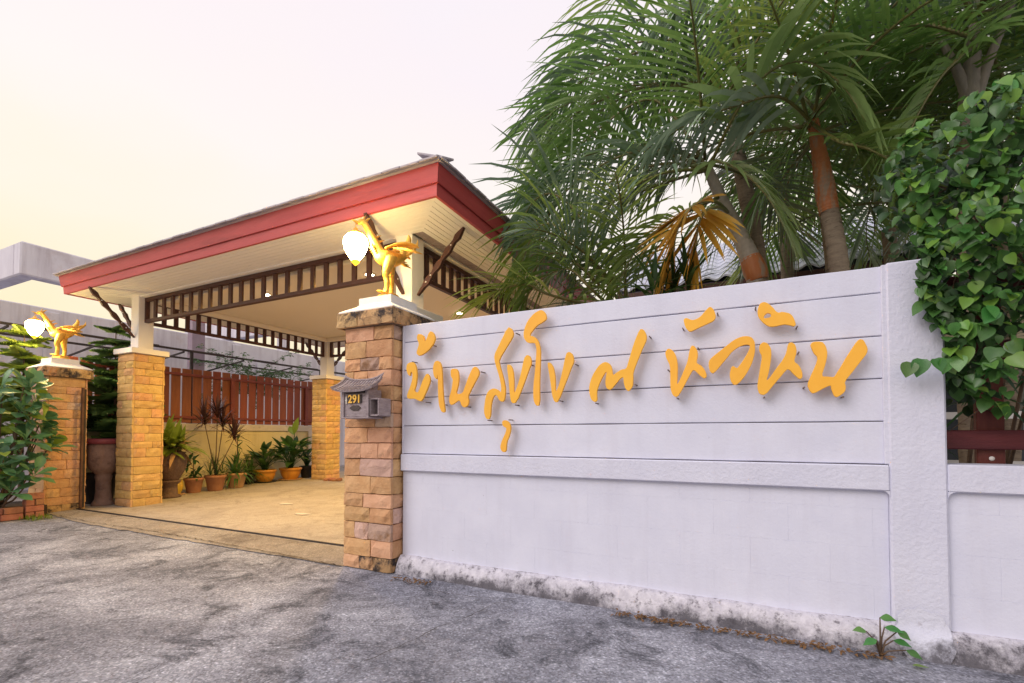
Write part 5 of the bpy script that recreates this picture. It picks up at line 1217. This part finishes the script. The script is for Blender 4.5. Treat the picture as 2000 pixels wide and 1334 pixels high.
# ================================================================== pots and pot plants
def pot(t, x, y, z, r, h, m, kind='taper', rim=.08):
    b = MB()
    if kind == 'taper': pr = [(r*.66,0),(r*.70,h*.05),(r*.93,h*.82),(r*1.0,h*.84),(r*1.02,h*.98),(r*.97,h),(r*.88,h*.99),(r*.86,h*.90)]
    elif kind == 'bowl': pr = [(r*.55,0),(r*.60,h*.06),(r*.80,h*.30),(r*.93,h*.62),(r*.94,h*.78),(r*1.04,h*.82),(r*1.05,h*.95),(r*.98,h),(r*.88,h*.97),(r*.86,h*.88)]
    else: pr = [(r*.5,0),(r*.55,h*.04),(r*.85,h*.30),(r*1.0,h*.58),(r*.95,h*.8),(r*.82,h*.9),(r*.92,h*.97),(r*.9,h),(r*.78,h*.98),(r*.76,h*.9)]
    b.lathe(pr, 22, (x,y,z)); b.build('pot', m, t, smooth=True)
    b = MB(); b.lathe([(r*.84,h*.86),(r*.5,h*.90),(.001,h*.91)], 16, (x,y,z)); b.build('soil', 'soil', t, smooth=True)
def tuft(b, c, n, L, W, e0, e1, grav, seg=4, shape=None):
    for j in range(n):
        a = j*2.4+rnd(-.3,.3); e = R(e0+(e1-e0)*j/max(1,n-1)+rnd(-7,7)); dv = Vector((math.cos(e)*math.cos(a),math.cos(e)*math.sin(a),math.sin(e)))
        wv = dv.cross(Vector((0,0,1)))
        if wv.length < .02: wv = Vector((1,0,0))
        strip(b, c, dv, wv, L*rnd(.75,1.1), W*rnd(.8,1.15), seg, grav, shape=shape)
PG = 'pot plants along the low wall'
def potted(name, label, x, y, r, h, pm, kind='taper', dz=0):
    t = thing(name, label, 'potted plant', (x,y,FZ(y)+dz), PG); pot(t, x, y, FZ(y)+dz, r, h, pm, kind); return t, FZ(y)+dz+h*.9
random.seed(70)
wide = lambda t: (.25+2.2*t if t < .35 else 1.02-((t-.35)/.65)**2.2)
# urn left of the carport post
u = thing('pedestal_urn', 'tall worn brown pedestal urn with maroon rim beside the carport post', 'urn', (-9.26,4.02,0))
b = MB(); b.lathe([(.15,.0),(.155,.03),(.135,.06),(.115,.10),(.10,.22),(.10,.40),(.115,.46),(.10,.50),(.13,.53),(.19,.60),(.215,.70),(.225,.82),(.22,.95),(.215,.985)], 24, (-9.26,4.02,.005)); b.build('vessel', 'urn', u, smooth=True)
b = MB(); b.lathe([(.22,.986),(.245,.995),(.25,1.03),(.245,1.06),(.22,1.075),(.19,1.06),(.18,.99)], 24, (-9.26,4.02,.005)); b.build('rim', 'urnrim', u, smooth=True)
b = MB(); b.lathe([(.185,1.0),(.001,1.03)], 14, (-9.26,4.02,.005)); b.build('soil', 'soil', u)
t = thing('plant_pot', 'black plastic pot half hidden behind the steel gate stile', 'pot', (-9.60,4.1,.01)); pot(t, -9.60, 4.1, .01, .26, .50, 'blackpot')
# big carved pot on a stand, right behind the carport post
t = thing('potted_plant', 'variegated leafy plant in a big dark carved pot behind the carport post', 'potted plant', (-9.10,4.92,FZ(4.92)), PG)
zb = FZ(4.92); b = MB(); b.lathe([(.17,0),(.175,.03),(.12,.06),(.11,.22),(.16,.27),(.17,.30),(.10,.305)], 18, (-9.10,4.92,zb)); b.build('stand', 'darkpot', t, smooth=True)
pot(t, -9.10, 4.92, zb+.30, .25, .50, 'darkpot', 'jar')
b = MB(); b2 = MB()
for k in range(9): tuft(b, (-9.10+rnd(-.12,.12),4.92+rnd(-.12,.12),zb+.78+rnd(0,.18)), 11, .55, .10, 78, 5, .9, shape=wide)
for k in range(4): tuft(b2, (-9.10+rnd(-.14,.14),4.92+rnd(-.14,.14),zb+.80+rnd(0,.12)), 7, .52, .07, 50, -10, 1.2, shape=wide)
b.build('foliage', 'lime', t, raw=True, kind='stuff'); b2.build('pale_foliage', 'tan', t, raw=True, kind='stuff')
# yellow pot
t, zt = potted('potted_plant', 'small yellow glazed pot on a saucer with thin sprigs', -9.34, 5.16, .11, .27, 'yglaze', 'jar')
b = MB(); tuft(b, (-9.34,5.16,zt), 12, .30, .02, 85, 30, .5); b.build('foliage', 'potgreen2', t, raw=True, kind='stuff')
b = MB(); b.lathe([(.12,0),(.15,.02),(.14,.025),(.02,.012)], 16, (-9.34,5.16,FZ(5.16)-.002)); b.build('saucer', 'tan', t, smooth=True)
# terracotta A
t, zt = potted('potted_plant', 'terracotta pot with a sparse leafy stem, left of the tall dracaena', -9.33, 5.46, .165, .28, 'terra')
b = MB()
for k in range(6):
    tuft(b, (-9.33+rnd(-.08,.08),5.46+rnd(-.08,.08),zt+rnd(.05,.38)), 8, .22, .055, 65, -10, .9, shape=wide)
b.build('foliage', 'potgreen2', t, raw=True, kind='stuff'); b = MB(); b.tube([(-9.33,5.46,zt),(-9.34,5.45,zt+.42)], .008, 5); b.build('stem', 'twig', t)
# terracotta B with tall purple dracaena
t, zt = potted('potted_plant', 'tall thin dracaena with dark purple tufts in a terracotta pot', -9.22, 5.80, .185, .30, 'terra')
sm_ = MB(); b = MB()
for (dx,dy,hh) in ((-.10,-.16,1.02),(.03,.0,1.16),(-.02,.14,.98),(.10,.3,.74)):
    sm_.tube([(-9.22,5.80,zt),(-9.22+dx*.4,5.80+dy*.5,zt+hh*.5),(-9.22+dx,5.80+dy,zt+hh)], [.011,.009,.007], 6)
    for q in range(3): tuft(b, (-9.22+dx,5.80+dy,zt+hh-.02+.05*q), 20, .46, .026, 88, 5, .6)
sm_.build('stem', 'twig', t, smooth=True); b.build('foliage', 'purple', t, raw=True, kind='stuff')
b = MB()
for k in range(5): tuft(b, (-9.22+rnd(-.13,.13),5.80+rnd(-.13,.13),zt+rnd(.02,.2)), 16, .36, .014, 88, 15, .5)
b.build('undergrowth', 'potgreen2', t, raw=True, kind='stuff')
# tan pot C with spider plant
t, zt = potted('potted_plant', 'spider plant with arching leaves in a tan clay pot', -9.26, 6.25, .19, .30, 'tan')
b = MB()
for k in range(3): tuft(b, (-9.26+rnd(-.06,.06),6.25+rnd(-.06,.06),zt), 20, .58, .042, 85, 10, 1.4)
tuft(b, (-9.26,6.25,zt+.30), 10, .18, .05, 70, 5, .8, shape=wide); tuft(b, (-9.25,6.26,zt+.55), 8, .20, .04, 60, 0, .8, shape=wide); tuft(b, (-9.25,6.26,zt+.70), 7, .16, .045, 60, 10, .8, shape=wide)
b.build('foliage', 'potgreen', t, raw=True, kind='stuff'); b = MB(); b.tube([(-9.26,6.25,zt-.05),(-9.25,6.26,zt+.72)], .008, 5); b.build('stem', 'twig', t)
# small plant between
t, zt = potted('potted_plant', 'wispy grey green plant in a black pot beside the orange bowl', -9.60, 6.75, .14, .22, 'blackpot')
b = MB()
for k in range(4): tuft(b, (-9.60+rnd(-.08,.08),6.75+rnd(-.08,.08),zt+rnd(0,.1)), 18, .5, .024, 85, 5, 1.1)
b.build('foliage', 'potgreen', t, raw=True, kind='stuff')
def big_leaf_plant(t, x, y, zt, n, hh, L, W, mats, seed, spread=.2):
    random.seed(seed); st = MB()
    for k in range(n):
        a = k*2.4+rnd(-.3,.3); f = k/n; h_ = hh*rnd(.35,1)*(1.05-.45*f); c = Vector((x+spread*rnd(.2,1)*math.cos(a), y+spread*rnd(.2,1)*math.sin(a), zt+h_))
        st.tube([(x+rnd(-.04,.04),y+rnd(-.04,.04),zt-.03),((x+c.x)/2,(y+c.y)/2,zt+h_*.6),tuple(c)], [.009,.007,.005], 5)
        e = R(rnd(5,60)); dv = (math.cos(e)*math.cos(a),math.cos(e)*math.sin(a),math.sin(e))
        b = MB(); leaf(b, c, dv, (0,0,1), L*rnd(.7,1.1), W*rnd(.8,1.1), LANCE, curl=rnd(.1,.4), fold=.3); b.build('leaf', random.choice(mats), t, raw=True, smooth=True)
    st.build('stems', 'potgreen2', t, raw=True, smooth=True)
# orange bowl D
t, zt = potted('potted_plant', 'dark leafy plant in a wide orange glazed bowl', -9.55, 7.10, .235, .28, 'glaze', 'bowl')
big_leaf_plant(t, -9.55, 7.10, zt, 44, .46, .36, .12, ('potgreen2','potgreen2','potgreen'), 81, .24)
b = MB(); b.lathe([(.2,0),(.26,.025),(.25,.03),(.02,.012)], 18, (-9.55,7.10,FZ(7.1)-.004)); b.build('saucer', 'blackpot', t, smooth=True)
# pot E with big paddle leaves
t, zt = potted('potted_plant', 'tall plant with big paddle leaves in a brown glazed bowl', -9.40, 7.65, .235, .28, 'glaze', 'bowl')
big_leaf_plant(t, -9.40, 7.65, zt, 46, .62, .40, .15, ('potgreen2','potgreen','potgreen','potgreen2'), 83, .26)
sm_ = MB(); sm_.tube([(-9.40,7.65,zt),(-9.36,7.68,zt+.5),(-9.34,7.70,zt+.82)], [.012,.01,.008], 6); sm_.build('stem', 'potgreen2', t)
for az, e, L, z in ((-20,62,.42,.80),(160,35,.42,.78),(60,10,.40,.55),(-80,20,.42,.50),(230,-5,.36,.45)):
    b = MB(); dv = (math.cos(R(e))*math.cos(R(az)),math.cos(R(e))*math.sin(R(az)),math.sin(R(e))); leaf(b, (-9.35,7.69,zt+z), dv, (.5,-.6,.5), L, .15, LANCE, curl=.12, fold=.3); b.build('leaf', 'lime' if z > .7 else 'potgreen', t, raw=True, smooth=True)
b = MB(); b.lathe([(.2,0),(.26,.025),(.25,.03),(.02,.012)], 18, (-9.40,7.65,FZ(7.65)-.004)); b.build('saucer', 'tan', t, smooth=True)
# dark pot F
t, zt = potted('potted_plant', 'small dark shrub in a black pot next to the far stone post', -9.42, 8.12, .17, .28, 'blackpot')
big_leaf_plant(t, -9.42, 8.12, zt, 34, .42, .24, .08, ('potgreen2','potgreen2','potgreen'), 85, .17)
# broken bricks at the foot of the far post
random.seed(90)
BL_ = ['broken red brick leftmost of four at the foot of the far stone post','broken red brick second from left at the foot of the far stone post','broken red brick third from left at the foot of the far stone post','broken red brick rightmost of four at the foot of the far stone post']
for k,(x,y) in enumerate(((-8.42,7.80),(-8.30,7.84),(-8.20,7.80),(-8.10,7.86))):
    b = MB(); b.box(-.07,.07,-.05,.05,0,.06,.012); o = b.build('broken_brick', 'redbrick'); o.location = (x,y,FZ(y)-.002); o.rotation_euler = (rnd(-.04,.04),rnd(-.04,.04),rnd(0,3)); o.scale = (rnd(.7,1.1),)*3
    tag(o, BL_[k], 'brick', 'broken bricks at the far post')

# ================================================================== feathery tree behind the fence
random.seed(95)
tr = thing('feathery_tree', 'feathery light green tree behind the plank fence', 'tree', (-11.2,8.0,0))
trunk(tr, [(-11.2,8.0,0),(-11.22,8.0,1.4),(-11.2,8.05,2.5)], [.05,.04,.02], 'twig')
st = MB(); b = MB()
for k in range(34):
    a = rnd(0,2*PI); L = rnd(.6,1.5); e = rnd(-.15,.6); p = Vector((-11.2,8.0,rnd(2.1,2.75))); dv = Vector((math.cos(a)*.55*math.cos(e),math.sin(a)*math.cos(e),math.sin(e))); q = [p.copy()]
    for i in range(6):
        p = p+dv*L/6; dv = (dv+Vector((rnd(-.15,.15),rnd(-.15,.15),rnd(-.12,.05)))).normalized(); q.append(p.copy())
        for j in range(22):
            a2 = rnd(0,2*PI); strip(b, p+Vector((rnd(-.06,.06),rnd(-.06,.06),rnd(-.06,.06))), (math.cos(a2),math.sin(a2),rnd(-.5,.5)), (rnd(-1,1),rnd(-1,1),rnd(-1,1)), rnd(.05,.10), .022, 2, .2)
    st.tube(q, [.008,.007,.006,.005,.004,.003,.002], 4)
st.build('branches', 'twig', tr, raw=True, smooth=True); b.build('crown', 'hedge', tr, raw=True, kind='stuff')

# ================================================================== weed, litter, fallen leaf
random.seed(97)
wd = thing('wall_weed', 'small weed seedling growing at the wall foot near the column', 'weed', (.63,3.07,0))
st = MB(); tops = [(.0,.0,.20),(.05,-.02,.10),(-.06,.0,.12),(.02,.01,.15),(.10,-.02,.06),(-.02,-.02,.09),(.07,.0,.14)]
for k,(dx,dy,z) in enumerate(tops):
    st.tube([(.63,3.07,0),(.63+dx*.3,3.07+dy*.3,z*.6),(.63+dx,3.07+dy,z)], [.005,.004,.003], 5)
    b = MB(); a = rnd(-.5,.5)+(0 if dx >= 0 else PI); leaf(b, (.63+dx,3.07+dy,z), (math.cos(a),-.45,rnd(-.5,.3)), (0,-.5,1), rnd(.06,.085), rnd(.045,.06), OVATE, curl=.15); b.build('leaf', 'creep1', wd, raw=True, smooth=True)
st.build('stem', 'twig', wd, raw=True, smooth=True)
b = MB()
for k in range(620):
    x = rnd(-.75,.66) if k > 70 else rnd(-2.5,-2.15); dens = .35+.65*noise.noise(Vector((x*5,1,1)))
    if k > 70 and rnd(0,1) > .35+dens: continue
    y = (3.062+.030*rnd(-1,1)-.02) if k > 70 else 3.02+rnd(-.05,.03); a = rnd(0,2*PI)
    leaf(b, (x,y,rnd(.006,.022)), (math.cos(a),math.sin(a),rnd(-.15,.4)), (rnd(-.5,.5),rnd(-.5,.5),1), rnd(.016,.045), rnd(.008,.018), [.1,.9,.8,.05], curl=.3)
lt = b.build('leaf_litter', 'dry', raw=True, kind='stuff'); tag(lt, 'dry brown leaf litter along the foot of the white wall', 'leaf litter')
b = MB(); leaf(b, (.74,2.99,.012), (1,.2,0), (0,0,1), .07, .035, OVATE, curl=.05); o = b.build('fallen_leaf', 'lime', raw=True, smooth=True); tag(o, 'single green leaf fallen on the road before the column', 'leaf')
b = MB()
for k in range(40): tuft(b, (-8.75+rnd(-.1,.3),3.0+rnd(-.15,.15),.0), 4, .07, .01, 80, 20, .6)
o = b.build('grass_tuft', 'lime', raw=True, kind='stuff'); tag(o, 'small grass tufts beside the brick planter at the left', 'grass')
